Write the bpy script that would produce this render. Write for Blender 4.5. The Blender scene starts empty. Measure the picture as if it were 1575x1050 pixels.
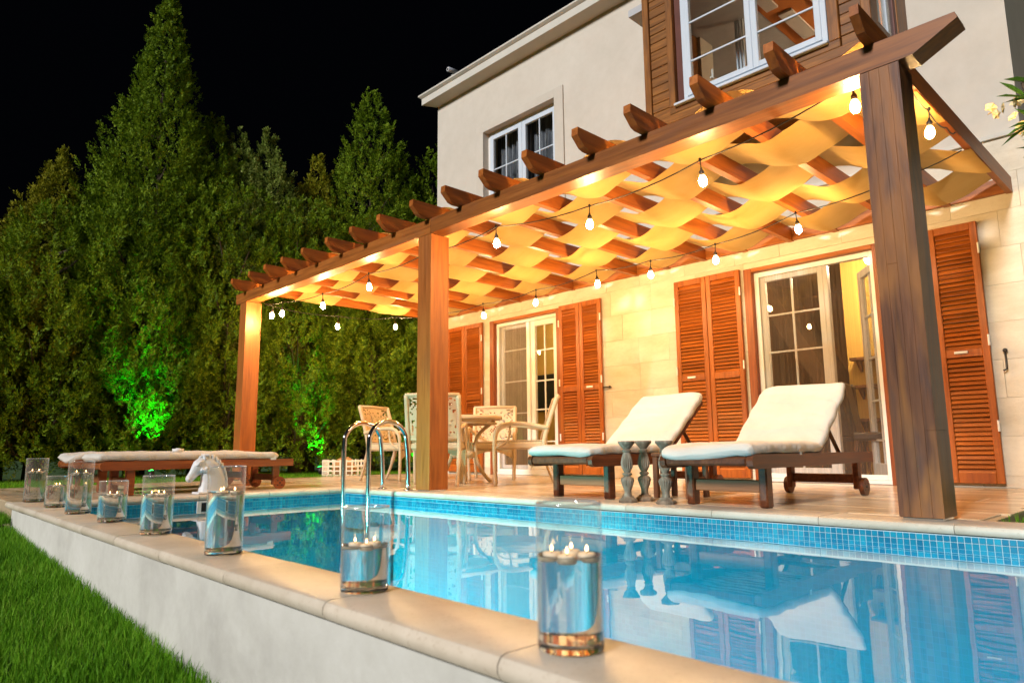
import bpy, math, random
import numpy as np
from mathutils import Vector, Matrix
random.seed(7); rng = np.random.default_rng(7)
S = bpy.context.scene
COL = S.collection
PI = math.pi
R = math.radians

# ------------------------------------------------------------------ camera
cd = bpy.data.cameras.new('camera'); cam = bpy.data.objects.new('camera', cd); COL.objects.link(cam)
pitch, roll, yaw, CH = 0.1538, -0.0098, 0.8020, 0.34
fw = Vector((-math.sin(yaw) * math.cos(pitch), math.cos(yaw) * math.cos(pitch), math.sin(pitch)))
rt = Vector((math.cos(yaw), math.sin(yaw), 0)); up = rt.cross(fw)
rr = rt * math.cos(roll) + up * math.sin(roll); uu = rr.cross(fw)
cam.matrix_world = Matrix(((rr.x, uu.x, -fw.x, 0), (rr.y, uu.y, -fw.y, 0), (rr.z, uu.z, -fw.z, CH), (0, 0, 0, 1)))
cd.sensor_width = 36; cd.lens = 24.6; cd.clip_start = 0.02; cd.clip_end = 400
cd.dof.use_dof = True; cd.dof.focus_distance = 5.6; cd.dof.aperture_fstop = 4.0
S.camera = cam

# ------------------------------------------------------------------ night sky, one frontal low light
w = bpy.data.worlds.new("World"); S.world = w; w.use_nodes = True
bg = w.node_tree.nodes['Background']; bg.inputs[0].default_value = (0.5, 0.6, 1.0, 1); bg.inputs[1].default_value = 0.0006
sd = bpy.data.lights.new('sun', 'SUN'); sun = bpy.data.objects.new('sun', sd); COL.objects.link(sun)
sd.energy = 1.95; sd.angle = R(10); sd.color = (1.0, 0.98, 0.95)
sun.rotation_euler = Vector((-0.12, 1.0, -0.52)).to_track_quat('-Z', 'Y').to_euler()
S.view_settings.view_transform = 'Standard'; S.view_settings.look = 'None'
S.view_settings.exposure = 1.1; S.view_settings.gamma = 1.0
S.cycles.max_bounces = 14; S.cycles.transparent_max_bounces = 24; S.cycles.transmission_bounces = 12
S.cycles.sample_clamp_indirect = 4.0; S.cycles.caustics_reflective = False
S.cycles.use_denoising = True
BULB = 450.0
WARM = (1.0, 0.60, 0.235)

# ------------------------------------------------------------------ scene graph helpers
def tag(o, label=None, cat=None, group=None, kind=None):
    if label: o['label'] = label
    if cat: o['category'] = cat
    if group: o['group'] = group
    if kind: o['kind'] = kind
    return o
def thing(name, label, cat, loc=(0, 0, 0), rotz=0, group=None):
    o = bpy.data.objects.new(name, None); COL.objects.link(o)
    o.location = loc; o.rotation_euler = (0, 0, rotz); o.empty_display_size = 0.1
    return tag(o, label, cat, group)
def put(name, me, parent=None, loc=(0, 0, 0), rot=(0, 0, 0)):
    o = bpy.data.objects.new(name, me); COL.objects.link(o)
    o.parent = parent; o.location = loc; o.rotation_euler = rot
    return o
def copy_tree(o, parent=None):
    c = o.copy(); COL.objects.link(c); c.parent = parent
    for ch in list(o.children): copy_tree(ch, c)
    return c

class MB:
    """collects shapes; build() links them as one mesh object (coordinates minus origin)"""
    def __init__(s, o=(0, 0, 0)): s.v = []; s.f = []; s.o = Vector(o)
    def add(s, vs, fs):
        n = len(s.v); s.v += [Vector(v) for v in vs]; s.f += [[i + n for i in f] for f in fs]; return s
    def box(s, x0, x1, y0, y1, z0, z1, b=0.0, M=None):
        if b <= 0:
            v = [(x, y, z) for x in (x0, x1) for y in (y0, y1) for z in (z0, z1)]
            f = [(0, 1, 3, 2), (4, 6, 7, 5), (0, 4, 5, 1), (2, 3, 7, 6), (0, 2, 6, 4), (1, 5, 7, 3)]
        else:
            b = min(b, (x1 - x0) * .45, (y1 - y0) * .45, (z1 - z0) * .45)
            v = []; c = ((x0, x1), (y0, y1), (z0, z1)); idx = {}
            for i in (0, 1):
                for j in (0, 1):
                    for k in (0, 1):
                        P = (c[0][i], c[1][j], c[2][k]); sg = (1 - 2 * i, 1 - 2 * j, 1 - 2 * k)
                        for a in range(3):
                            idx[i, j, k, a] = len(v)
                            v.append(tuple(P[q] + (0 if q == a else sg[q] * b) for q in range(3)))
            f = []
            for a in range(3):
                o1, o2 = [q for q in range(3) if q != a]
                for e in (0, 1):
                    loop = []
                    for (p, q) in ((0, 0), (1, 0), (1, 1), (0, 1)):
                        t = [0, 0, 0]; t[a] = e; t[o1] = p; t[o2] = q; loop.append(idx[t[0], t[1], t[2], a])
                    f.append(loop)
                for p in (0, 1):
                    for q in (0, 1):
                        t0 = [0, 0, 0]; t0[o1] = p; t0[o2] = q; t0[a] = 0; t1 = list(t0); t1[a] = 1
                        f.append([idx[t0[0], t0[1], t0[2], o1], idx[t1[0], t1[1], t1[2], o1], idx[t1[0], t1[1], t1[2], o2], idx[t0[0], t0[1], t0[2], o2]])
            for i in (0, 1):
                for j in (0, 1):
                    for k in (0, 1): f.append([idx[i, j, k, 0], idx[i, j, k, 1], idx[i, j, k, 2]])
        if M is not None: v = [M @ Vector(q) for q in v]
        return s.add(v, f)
    def prism(s, poly, axis, a, b):
        """poly: 2D points in the two other axes (in order), extruded along axis from a to b"""
        n = len(poly); k = 'xyz'.index(axis)
        def mk(p, t):
            q = [p[0], p[1]]; q.insert(k, t); return q
        v = [mk(p, a) for p in poly] + [mk(p, b) for p in poly]
        f = [list(range(n))[::-1], list(range(n, 2 * n))] + [[i, (i + 1) % n, n + (i + 1) % n, n + i] for i in range(n)]
        return s.add(v, f)
    def loft(s, rings, caps=True):
        n = len(rings[0]); v = [p for r_ in rings for p in r_]; f = []
        for i in range(len(rings) - 1):
            for j in range(n):
                a = i * n + j; b = i * n + (j + 1) % n; f.append([a, b, b + n, a + n])
        if caps: f += [list(range(n))[::-1], list(range((len(rings) - 1) * n, len(rings) * n))]
        return s.add(v, f)
    def lathe(s, prof, c=(0, 0, 0), n=16, caps=True):
        return s.loft([[(c[0] + r_ * math.cos(2 * PI * j / n), c[1] + r_ * math.sin(2 * PI * j / n), c[2] + z) for j in range(n)] for r_, z in prof], caps)
    def tube(s, path, rad, n=8, sy=1.0, caps=True):
        P = [Vector(p) for p in path]; rings = []; m = len(P)
        rad = rad if isinstance(rad, (list, tuple)) else [rad] * m
        T = [(P[min(i + 1, m - 1)] - P[max(i - 1, 0)]).normalized() for i in range(m)]
        u = T[0].orthogonal().normalized()
        if abs(T[0].z) < .9: u = T[0].cross(Vector((0, 0, 1))).normalized()
        for i in range(m):
            u = (u - T[i] * u.dot(T[i])).normalized(); q = T[i].cross(u)
            rings.append([P[i] + u * rad[i] * math.cos(2 * PI * j / n) + q * rad[i] * sy * math.sin(2 * PI * j / n) for j in range(n)])
        return s.loft(rings, caps)
    def ball(s, c, r_, n=10, m=6, sz=1.0):
        return s.lathe([(max(1e-4, r_ * math.sin(PI * i / m)), -r_ * sz * math.cos(PI * i / m)) for i in range(m + 1)], c, n)
    def mesh(s, name, mat, smooth=False):
        me = bpy.data.meshes.new(name)
        me.from_pydata([tuple(v - s.o) for v in s.v], [], s.f); me.validate()
        if mat: me.materials.append(mat)
        if smooth: me.polygons.foreach_set('use_smooth', [True] * len(me.polygons))
        me.update(); return me
    def build(s, name, mat, parent=None, smooth=False, loc=(0, 0, 0), rot=(0, 0, 0)):
        return put(name, s.mesh(name, mat, smooth), parent, loc, rot)
def fix(o, ang=40):
    """outward normals, smooth only below an angle"""
    import bmesh
    bm = bmesh.new(); bm.from_mesh(o.data); bmesh.ops.recalc_face_normals(bm, faces=bm.faces)
    for e in bm.edges: e.smooth = len(e.link_faces) == 2 and e.calc_face_angle(0) < R(ang)
    for f in bm.faces: f.smooth = True
    bm.to_mesh(o.data); bm.free(); return o
def spline(pts, n=6):
    P = [Vector(p) for p in pts]; out = []
    for i in range(len(P) - 1):
        p0 = P[max(i - 1, 0)]; p1 = P[i]; p2 = P[i + 1]; p3 = P[min(i + 2, len(P) - 1)]
        for k in range(n):
            t = k / n
            out.append(0.5 * ((2 * p1) + (p2 - p0) * t + (2 * p0 - 5 * p1 + 4 * p2 - p3) * t * t + (3 * p1 - p0 - 3 * p2 + p3) * t ** 3))
    return out + [P[-1]]
def np_mesh(name, V, F, mat, smooth=False):
    me = bpy.data.meshes.new(name); k = F.shape[1]
    me.vertices.add(len(V)); me.vertices.foreach_set('co', V.astype(np.float32).ravel())
    me.loops.add(F.size); me.loops.foreach_set('vertex_index', F.astype(np.int32).ravel())
    me.polygons.add(len(F)); me.polygons.foreach_set('loop_start', np.arange(0, F.size, k, dtype=np.int32))
    me.materials.append(mat); me.update(calc_edges=True); me.validate()
    if smooth: me.polygons.foreach_set('use_smooth', [True] * len(me.polygons))
    return me

# ------------------------------------------------------------------ materials
def new_mat(name):
    m = bpy.data.materials.new(name); m.use_nodes = True; nt = m.node_tree; nt.nodes.clear()
    return m, nt, nt.nodes.new('ShaderNodeOutputMaterial')
def nd(nt, typ, ins=None, **kw):
    n = nt.nodes.new('ShaderNode' + typ)
    for k, v in kw.items(): setattr(n, k, v)
    for k, v in (ins or {}).items():
        if isinstance(v, bpy.types.NodeSocket): nt.links.new(v, n.inputs[k])
        else: n.inputs[k].default_value = v
    return n
def ramp(nt, fac, stops):
    n = nd(nt, 'ValToRGB', {0: fac}); e = n.color_ramp.elements
    while len(e) < len(stops): e.new(0.5)
    for q, (p, c) in zip(e, stops): q.position = p; q.color = (*c, 1)
    return n.outputs[0]
def coords(nt, scale=(1, 1, 1), rnd=True):
    tc = nd(nt, 'TexCoord').outputs['Object']
    if rnd:
        oi = nd(nt, 'ObjectInfo').outputs['Random']
        off = nd(nt, 'VectorMath', {0: (37, 23, 51), 'Scale': oi}, operation='SCALE').outputs[0]
        tc = nd(nt, 'VectorMath', {0: tc, 1: off}, operation='ADD').outputs[0]
    return nd(nt, 'Mapping', {'Vector': tc, 'Scale': scale}).outputs[0]
def mixc(nt, a, b, fac, mode='MIX'):
    n = nt.nodes.new('ShaderNodeMix'); n.data_type = 'RGBA'; n.blend_type = mode
    for k, v in ((0, fac), (6, a), (7, b)):
        if isinstance(v, bpy.types.NodeSocket): nt.links.new(v, n.inputs[k])
        else: n.inputs[k].default_value = v if k == 0 else (*v, 1) if len(v) == 3 else v
    return n.outputs[2]
def noise(nt, vec, scale, detail=4, rough=.55, dist=0):
    return nd(nt, 'TexNoise', {'Vector': vec, 'Scale': scale, 'Detail': detail, 'Roughness': rough, 'Distortion': dist}).outputs[0]
def bump(nt, h, strength, dist):
    return nd(nt, 'Bump', {'Height': h, 'Strength': strength, 'Distance': dist}).outputs[0]
def pbr(nt, out, col, rough=.6, nrm=None, metal=0, spec=.4, **kw):
    b = nd(nt, 'BsdfPrincipled', {'Roughness': rough, 'Metallic': metal, 'Specular IOR Level': spec})
    for k, v in dict(kw, **{'Base Color': col}).items():
        if isinstance(v, bpy.types.NodeSocket): nt.links.new(v, b.inputs[k])
        else: b.inputs[k].default_value = (*v, 1) if isinstance(v, tuple) and len(v) == 3 else v
    if nrm: nt.links.new(nrm, b.inputs['Normal'])
    nt.links.new(b.outputs[0], out.inputs[0]); return b
def plain(name, col, rough=.6, var=.12, scale=9, bmp=.15, metal=0, spec=.4, vscale=(1, 1, 1)):
    m, nt, out = new_mat(name); c = coords(nt, vscale)
    n1 = noise(nt, c, scale); n2 = noise(nt, c, scale * 12, 3)
    dark = tuple(x * (1 - var) for x in col); lite = tuple(min(1, x * (1 + var)) for x in col)
    pbr(nt, out, ramp(nt, n1, [(.3, dark), (.7, lite)]), rough, bump(nt, n2, bmp, .004) if bmp else None, metal, spec)
    return m
def wood(name, dark, mid, lite, axis='z', rough=.42, blotch=None, ring=1.0, tv=1.0, world=False):
    m, nt, out = new_mat(name)
    sc = {'x': (1.2, 22, 22), 'y': (22, 1.2, 22), 'z': (22, 22, 1.2)}[axis]
    cc = (lambda s_: nd(nt, 'Mapping', {'Vector': nd(nt, 'NewGeometry').outputs['Position'], 'Scale': s_}).outputs[0]) if world else (lambda s_: coords(nt, s_))
    c = cc(sc); g = noise(nt, c, 1.6 * ring, 6, .6, .35)
    fine = noise(nt, c, 9, 3, .6)
    col = ramp(nt, g, [(.28, dark), (.5, mid), (.72, lite)])
    col = mixc(nt, col, mixc(nt, (0.75, 0.72, 0.7), (1.1, 1.1, 1.1), fine), .55, 'MULTIPLY')
    oi = nd(nt, 'ObjectInfo').outputs['Random']
    tint = ramp(nt, oi, [(0, (1 - .20 * tv, 1 - .22 * tv, 1 - .24 * tv)), (1, (1 + .14 * tv, 1 + .1 * tv, 1 + .05 * tv))])
    col = mixc(nt, col, tint, 1.0, 'MULTIPLY')
    if blotch:
        cb = cc({'x': (1, 5, 5), 'y': (5, 1, 5), 'z': (5, 5, 1)}[axis])
        for k, (bc, amt, s0) in enumerate(blotch):
            bn = noise(nt, nd(nt, 'Mapping', {'Vector': cb, 'Location': (k * 7.3, k * 3.1, k * 1.7)}).outputs[0], s0, 3, .6, .5)
            col = mixc(nt, col, bc, ramp(nt, bn, [(.5, (0, 0, 0)), (.66, (amt,) * 3)]))
    rg = nd(nt, 'MapRange', {0: g, 3: rough - .08, 4: rough + .14}).outputs[0]
    b = pbr(nt, out, col, .4, bump(nt, fine, .25, .002)); nt.links.new(rg, b.inputs['Roughness'])
    return m
def stone(name, a, b, c3, rough=.5, streak=(1, 1, 1), bmp=.2, pits=True, scale=3.0):
    m, nt, out = new_mat(name); c = coords(nt, streak)
    n1 = noise(nt, c, scale, 6, .62, .4); n2 = noise(nt, c, scale * 9, 5, .65); n3 = noise(nt, c, scale * 40, 3, .6)
    col = ramp(nt, n1, [(.3, a), (.52, b), (.72, c3)])
    col = mixc(nt, col, mixc(nt, (.86, .84, .8), (1.08, 1.08, 1.08), n2), .8, 'MULTIPLY')
    oi = nd(nt, 'ObjectInfo').outputs['Random']
    col = mixc(nt, col, ramp(nt, oi, [(0, (.9, .885, .86)), (1, (1.06, 1.05, 1.04))]), 1.0, 'MULTIPLY')
    if pits:
        pm = ramp(nt, n3, [(.60, (1, 1, 1)), (.70, (.72, .66, .58))]); col = mixc(nt, col, pm, .6, 'MULTIPLY')
    b = pbr(nt, out, col, rough, bump(nt, n2, bmp, .004)); return m
def emit(name, col, strength):
    m, nt, out = new_mat(name)
    e = nd(nt, 'Emission', {0: (*col, 1), 1: strength}); nt.links.new(e.outputs[0], out.inputs[0]); return m
def schlick(nt, f0, nrm=None):
    geo = nd(nt, 'NewGeometry')
    d = nd(nt, 'VectorMath', {0: geo.outputs['Incoming'], 1: nrm if nrm else geo.outputs['Normal']}, operation='DOT_PRODUCT').outputs['Value']
    a = nd(nt, 'Math', {0: d}, operation='ABSOLUTE').outputs[0]
    b = nd(nt, 'Math', {0: 1.0, 1: a}, operation='SUBTRACT', use_clamp=True).outputs[0]
    c = nd(nt, 'Math', {0: b, 1: 5.0}, operation='POWER').outputs[0]
    return nd(nt, 'MapRange', {0: c, 1: 0.0, 2: 1.0, 3: f0, 4: 1.0}).outputs[0]
def thin_glass(name, tint=(1, 1, 1), ior=1.5, rough=0.0):
    m, nt, out = new_mat(name)
    t = nd(nt, 'BsdfTransparent', {0: (*tint, 1)}); g = nd(nt, 'BsdfGlossy', {'Color': (1, 1, 1, 1), 'Roughness': rough})
    f = schlick(nt, ((ior - 1) / (ior + 1)) ** 2)
    mx = nd(nt, 'MixShader', {0: f, 1: t.outputs[0], 2: g.outputs[0]}); nt.links.new(mx.outputs[0], out.inputs[0]); return m
def haze_glint_glass(name, f0, haze):
    m, nt, out = new_mat(name)
    t = nd(nt, 'BsdfTransparent', {0: (.97, .98, .98, 1)}); g = nd(nt, 'BsdfGlossy', {'Color': (1, 1, 1, 1), 'Roughness': .02})
    d1 = nd(nt, 'BsdfDiffuse', {0: (.85, .87, .9, 1)}); d2 = nd(nt, 'BsdfTranslucent', {0: (.85, .87, .9, 1)})
    dd = nd(nt, 'MixShader', {0: .5, 1: d1.outputs[0], 2: d2.outputs[0]})
    lw = nd(nt, 'LayerWeight', {'Blend': .35}).outputs['Facing']
    hz = nd(nt, 'MapRange', {0: lw, 1: .3, 2: 1.0, 3: haze, 4: haze * 5}).outputs[0]  # white haze mixed in, denser at the edges to paint bright outlines
    a = nd(nt, 'MixShader', {0: hz, 1: t.outputs[0], 2: dd.outputs[0]})
    mx = nd(nt, 'MixShader', {0: schlick(nt, f0), 1: a.outputs[0], 2: g.outputs[0]}); nt.links.new(mx.outputs[0], out.inputs[0]); return m
def glass(name, ior, tint=(1, 1, 1), rough=0.0):
    m, nt, out = new_mat(name)
    g = nd(nt, 'BsdfGlass', {'Color': (*tint, 1), 'Roughness': rough, 'IOR': ior}); nt.links.new(g.outputs[0], out.inputs[0]); return m
def leafy(name, stops, trans=.25, rough=.55, ns=1.1):
    m, nt, out = new_mat(name)
    geo = nd(nt, 'NewGeometry'); rnd = geo.outputs['Random Per Island']
    c = noise(nt, coords(nt, rnd=False), ns, 3)
    f = nd(nt, 'Math', {0: rnd, 1: c}, operation='ADD'); f = nd(nt, 'Math', {0: f.outputs[0], 1: .5}, operation='MULTIPLY').outputs[0]
    col = ramp(nt, f, stops)
    b = nd(nt, 'BsdfPrincipled', {'Base Color': col, 'Roughness': rough, 'Specular IOR Level': .08})
    t = nd(nt, 'BsdfTranslucent', {0: col})
    mx = nd(nt, 'MixShader', {0: trans, 1: b.outputs[0], 2: t.outputs[0]}); nt.links.new(mx.outputs[0], out.inputs[0]); return m

M = {}
M['post'] = wood('post_dim_wood', (.052, .016, .006), (.12, .037, .0105), (.19, .06, .016), 'z', .38,
                 [((.045, .023, .022), .8, 1.4), ((.34, .12, .018), .6, 1.1)], tv=.2, world=True)  # right post: darker copy of the timber, dimmer light put into the colour
M['post_lit'] = wood('post_lit_wood', (.21, .064, .012), (.34, .105, .021), (.43, .145, .03), 'z', .38, [((.20, .065, .022), .4, 1.2)], tv=.3, world=True)  # same timber coloured brighter, glow of the bulbs put into the colour
M['beam'] = wood('beam_wood', (.15, .047, .009), (.27, .085, .014), (.37, .13, .024), 'x', .42, [((.17, .065, .028), .5, 1.6)])
M['rafter'] = wood('rafter_wood', (.22, .06, .008), (.36, .105, .014), (.45, .15, .025), 'y', .42, [((.2, .05, .012), .5, 1.5)])
M['ledger'] = wood('ledger_wood', (.20, .055, .01), (.32, .095, .016), (.4, .14, .028), 'x', .45)
M['shutter'] = wood('shutter_wood', (.20, .05, .006), (.31, .082, .009), (.40, .115, .016), 'z', .38, [((.2, .045, .012), .5, 1.5)])
M['slat'] = wood('slat_wood', (.19, .045, .005), (.30, .078, .008), (.38, .11, .015), 'x', .36, [((.2, .05, .01), .45, 1.3)])
M['lounger'] = wood('lounger_wood', (.055, .016, .007), (.115, .034, .012), (.18, .06, .02), 'y', .32)
M['lounger_pale'] = wood('lounger_wood_pale', (.16, .055, .02), (.28, .10, .035), (.36, .15, .06), 'x', .45)
M['teak'] = wood('teak_wood', (.15, .04, .01), (.27, .075, .018), (.36, .12, .03), 'y', .4)
M['bay'] = wood('bay_wood', (.10, .034, .006), (.22, .083, .013), (.32, .132, .025), 'z', .45, [((.09, .035, .012), .6, 1.8)])
M['bay_h'] = wood('bay_plank_wood', (.11, .038, .007), (.235, .09, .014), (.335, .14, .027), 'x', .45, [((.10, .04, .012), .6, 1.8)])
M['reveal'] = plain('bay_reveal_paint', (.10, .028, .018), .5)
M['table_wood'] = wood('table_dark_wood', (.06, .025, .012), (.12, .05, .022), (.2, .09, .04), 'z', .45)
M['trav_wall'] = stone('wall_travertine', (.50, .43, .33), (.58, .52, .42), (.64, .59, .50), .6, (1, 1, 2.6), .25, True, 2.2)
M['trav_floor'] = stone('floor_travertine', (.38, .275, .175), (.60, .475, .33), (.72, .605, .46), .22, (1, 4.5, 1), .06, True, 1.7)
M['trav_mortar'] = plain('floor_grout', (.36, .27, .17), .8)
M['wall_joint'] = plain('wall_joint_mortar', (.50, .42, .31), .9)
M['coping'] = stone('coping_marble', (.48, .40, .315), (.62, .54, .45), (.70, .63, .545), .38, (1, 1, 1), .1, True, 2.4)
M['plaster'] = stone('pool_wall_render', (.43, .42, .40), (.54, .535, .51), (.61, .605, .585), .75, (1, 1, 1.1), .3, False, 2.6)
M['stucco'] = stone('house_stucco', (.55, .505, .45), (.585, .54, .485), (.61, .57, .515), .85, (1, 1, .9), .45, False, .8)
M['cornice'] = plain('cornice_paint', (.53, .50, .445), .7, .05, 3, .2)
M['black'] = plain('painted_shade_and_part_black', (.012, .011, .01), .8, .1, 9, 0)  # painted shade in coping gap and skimmer; own black of wick and lens
M['steel'] = plain('polished_steel', (.72, .72, .72), .12, .04, 6, 0, 1.0)
M['iron'] = plain('black_iron', (.02, .018, .017), .45, .2)
M['white_paint'] = plain('white_window_frame', (.66, .65, .63), .35, .03, 4, .05)
M['blue_white'] = plain('pale_window_frame', (.52, .58, .66), .35, .03, 4, .05)
M['pane'] = thin_glass('window_glass', (.93, .95, .95), 1.5)
M['screen'] = None
M['plastic'] = plain('crate_plastic', (.72, .66, .55), .5, .05)
M['white_china'] = plain('white_gypsum', (.60, .60, .61), .45, .05, 14, .12)
M['candlewood'] = stone('grey_washed_wood', (.10, .078, .058), (.20, .16, .12), (.35, .295, .23), .7, (1, 1, .35), .5, False, 26)
M['bulb'] = emit('bulb_filament_glow', WARM, BULB)
M['flame'] = emit('candle_flame', (1.0, .55, .2), 8)
M['socket'] = plain('black_socket', (.016, .013, .012), .5, .2, 9, 0)
M['cable'] = plain('black_cable', (.012, .012, .012), .6, .2, 9, 0)
M['wax'] = plain('candle_wax', (.8, .66, .48), .5, .05, 20, 0)
M['trunk'] = stone('tree_bark', (.05, .035, .022), (.09, .065, .042), (.13, .10, .07), .9, (3, 3, .5), .6, False, 4)
M['wicker'] = None
def m_cushion():
    m, nt, out = new_mat('cushion_canvas'); c = coords(nt)
    big = noise(nt, c, 3.0, 4, .6, .6); fine = noise(nt, c, 260, 2)
    wv = nd(nt, 'TexNoise', {'Vector': nd(nt, 'Mapping', {'Vector': c, 'Scale': (2, 9, 6)}).outputs[0], 'Scale': 1.6, 'Detail': 3, 'Distortion': .8}).outputs[0]
    h = nd(nt, 'Math', {0: wv, 1: nd(nt, 'Math', {0: fine, 1: .12}, operation='MULTIPLY').outputs[0]}, operation='ADD').outputs[0]
    pbr(nt, out, ramp(nt, big, [(.3, (.50, .465, .42)), (.7, (.59, .555, .505))]), .85, bump(nt, h, .8, .022), spec=.2)
    return m
M['cushion'] = m_cushion()
def m_fabric():
    m, nt, out = new_mat('shade_canvas'); c = coords(nt)
    wv = noise(nt, nd(nt, 'Mapping', {'Vector': c, 'Scale': (1, 1.6, 1)}).outputs[0], 3.2, 4, .6)
    weave = noise(nt, nd(nt, 'Mapping', {'Vector': c, 'Scale': (220, 220, 1)}).outputs[0], 1, 1)
    col = ramp(nt, wv, [(.25, (.59, .365, .105)), (.5, (.64, .41, .13)), (.75, (.67, .445, .155))])
    b = nd(nt, 'BsdfPrincipled', {'Base Color': col, 'Roughness': .85, 'Specular IOR Level': .15, 'Normal': bump(nt, nd(nt, 'Math', {0: nd(nt, 'Math', {0: wv, 1: 3.0}, operation='MULTIPLY').outputs[0], 1: weave}, operation='ADD').outputs[0], .4, .006)})
    t = nd(nt, 'BsdfTranslucent', {0: col})
    mx = nd(nt, 'MixShader', {0: .25, 1: b.outputs[0], 2: t.outputs[0]}); nt.links.new(mx.outputs[0], out.inputs[0]); return m
M['fabric'] = m_fabric()
def m_wicker():
    m, nt, out = new_mat('wicker_weave'); c = coords(nt)
    ch = nd(nt, 'TexChecker', {'Vector': c, 'Scale': 90.0}); b1 = nd(nt, 'TexWave', {'Vector': c, 'Scale': 40.0, 'Distortion': .6, 'Detail': 1}, bands_direction='Z')
    b2 = nd(nt, 'TexWave', {'Vector': c, 'Scale': 40.0, 'Distortion': .6, 'Detail': 1}, bands_direction='DIAGONAL')
    h = nd(nt, 'Math', {0: b1.outputs[1], 1: b2.outputs[1]}, operation='MULTIPLY').outputs[0]
    col = ramp(nt, h, [(0, (.40, .29, .17)), (.6, (.66, .52, .34)), (1, (.74, .62, .45))])
    pbr(nt, out, col, .55, bump(nt, h, .6, .004)); return m
M['wicker'] = m_wicker()
def m_screen():
    m, nt, out = new_mat('insect_mesh'); c = coords(nt, rnd=False)
    wv = nd(nt, 'TexNoise', {'Vector': nd(nt, 'Mapping', {'Vector': c, 'Scale': (60, 60, .4)}).outputs[0], 'Scale': 1.0, 'Detail': 2}).outputs[0]
    d = nd(nt, 'BsdfDiffuse', {0: (.16, .115, .085, 1)}); t = nd(nt, 'BsdfTransparent', {0: (1, 1, 1, 1)})
    f = nd(nt, 'MapRange', {0: wv, 1: .3, 2: .7, 3: .22, 4: .42}).outputs[0]
    mx = nd(nt, 'MixShader', {0: f, 1: t.outputs[0], 2: d.outputs[0]}); nt.links.new(mx.outputs[0], out.inputs[0]); return m
M['screen'] = m_screen()
def m_mosaic(name, rot):
    m, nt, out = new_mat(name); c = coords(nt, rnd=False)
    v = nd(nt, 'Mapping', {'Vector': c, 'Rotation': rot}).outputs[0]
    br = nd(nt, 'TexBrick', {'Vector': v, 'Color1': (.002, .235, .335, 1), 'Color2': (.0015, .20, .30, 1), 'Mortar': (.010, .235, .37, 1), 'Scale': 1.0,
                             'Mortar Size': .0016, 'Mortar Smooth': .2, 'Bias': 0, 'Brick Width': .027, 'Row Height': .027}, offset=0, squash=1)
    pbr(nt, out, br.outputs[0], .8, spec=.05); return m
M['mosaic_xz'] = m_mosaic('mosaic_long_wall', (PI / 2, 0, 0)); M['mosaic_yz'] = m_mosaic('mosaic_end_wall', (PI / 2, 0, PI / 2)); M['mosaic_xy'] = m_mosaic('mosaic_floor', (0, 0, 0))
M['tile'] = None
def m_tile():
    m, nt, out = new_mat('blue_glass_tile')
    rnd = nd(nt, 'Math', {0: nd(nt, 'NewGeometry').outputs['Random Per Island'], 1: nd(nt, 'ObjectInfo').outputs['Random']}, operation='ADD')
    f = nd(nt, 'Math', {0: rnd.outputs[0], 1: 1.0}, operation='MODULO').outputs[0]
    pbr(nt, out, ramp(nt, f, [(0, (.003, .13, .25)), (.5, (.004, .195, .32)), (1, (.009, .27, .40))]), .3, spec=.35); return m
M['tile'] = m_tile(); M['grout'] = plain('pale_tile_grout', (.42, .50, .54), .7, .06, 9, .1)
def m_water():
    m, nt, out = new_mat('pool_water_surface'); c = coords(nt, (1, 1, 1), False)
    n1 = noise(nt, c, 2.2, 2, .5, .3); n2 = noise(nt, c, 9.0, 2, .5)
    h = nd(nt, 'Math', {0: n1, 1: nd(nt, 'Math', {0: n2, 1: .10}, operation='MULTIPLY').outputs[0]}, operation='ADD').outputs[0]
    nrm = bump(nt, h, .10, .012)
    t = nd(nt, 'BsdfTransparent', {0: (.80, .95, .98, 1)}); g = nd(nt, 'BsdfGlossy', {'Color': (1, 1, 1, 1), 'Roughness': .012, 'Normal': nrm})
    f = schlick(nt, .021, nrm)
    mx = nd(nt, 'MixShader', {0: f, 1: t.outputs[0], 2: g.outputs[0]}); nt.links.new(mx.outputs[0], out.inputs[0]); return m
M['water'] = m_water()
GREEN = [(0.12, (.026, .058, .004)), (.42, (.10, .178, .008)), (.68, (.205, .295, .014)), (.92, (.36, .41, .04))]
OLIVE = [(0.12, (.045, .062, .004)), (.42, (.165, .18, .009)), (.68, (.31, .285, .016)), (.92, (.50, .40, .05))]
PALE = [(0.12, (.04, .07, .010)), (.42, (.13, .19, .025)), (.68, (.27, .32, .07)), (.92, (.50, .50, .20))]
M['leaf_green'] = leafy('conifer_foliage_green', GREEN); M['leaf_olive'] = leafy('conifer_foliage_olive', OLIVE); M['leaf_pale'] = leafy('conifer_foliage_pale', PALE)
M['grass'] = leafy('grass_blades', [(.18, (.03, .10, .005)), (.42, (.085, .25, .010)), (.66, (.17, .38, .02)), (.82, (.23, .38, .04)), (.95, (.40, .36, .12))], .3, .5, 2.3)
M['lawn'] = plain('lawn_soil', (.03, .075, .012), .95, .4, 5, .6)
M['asphalt'] = M['lawn']
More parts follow.
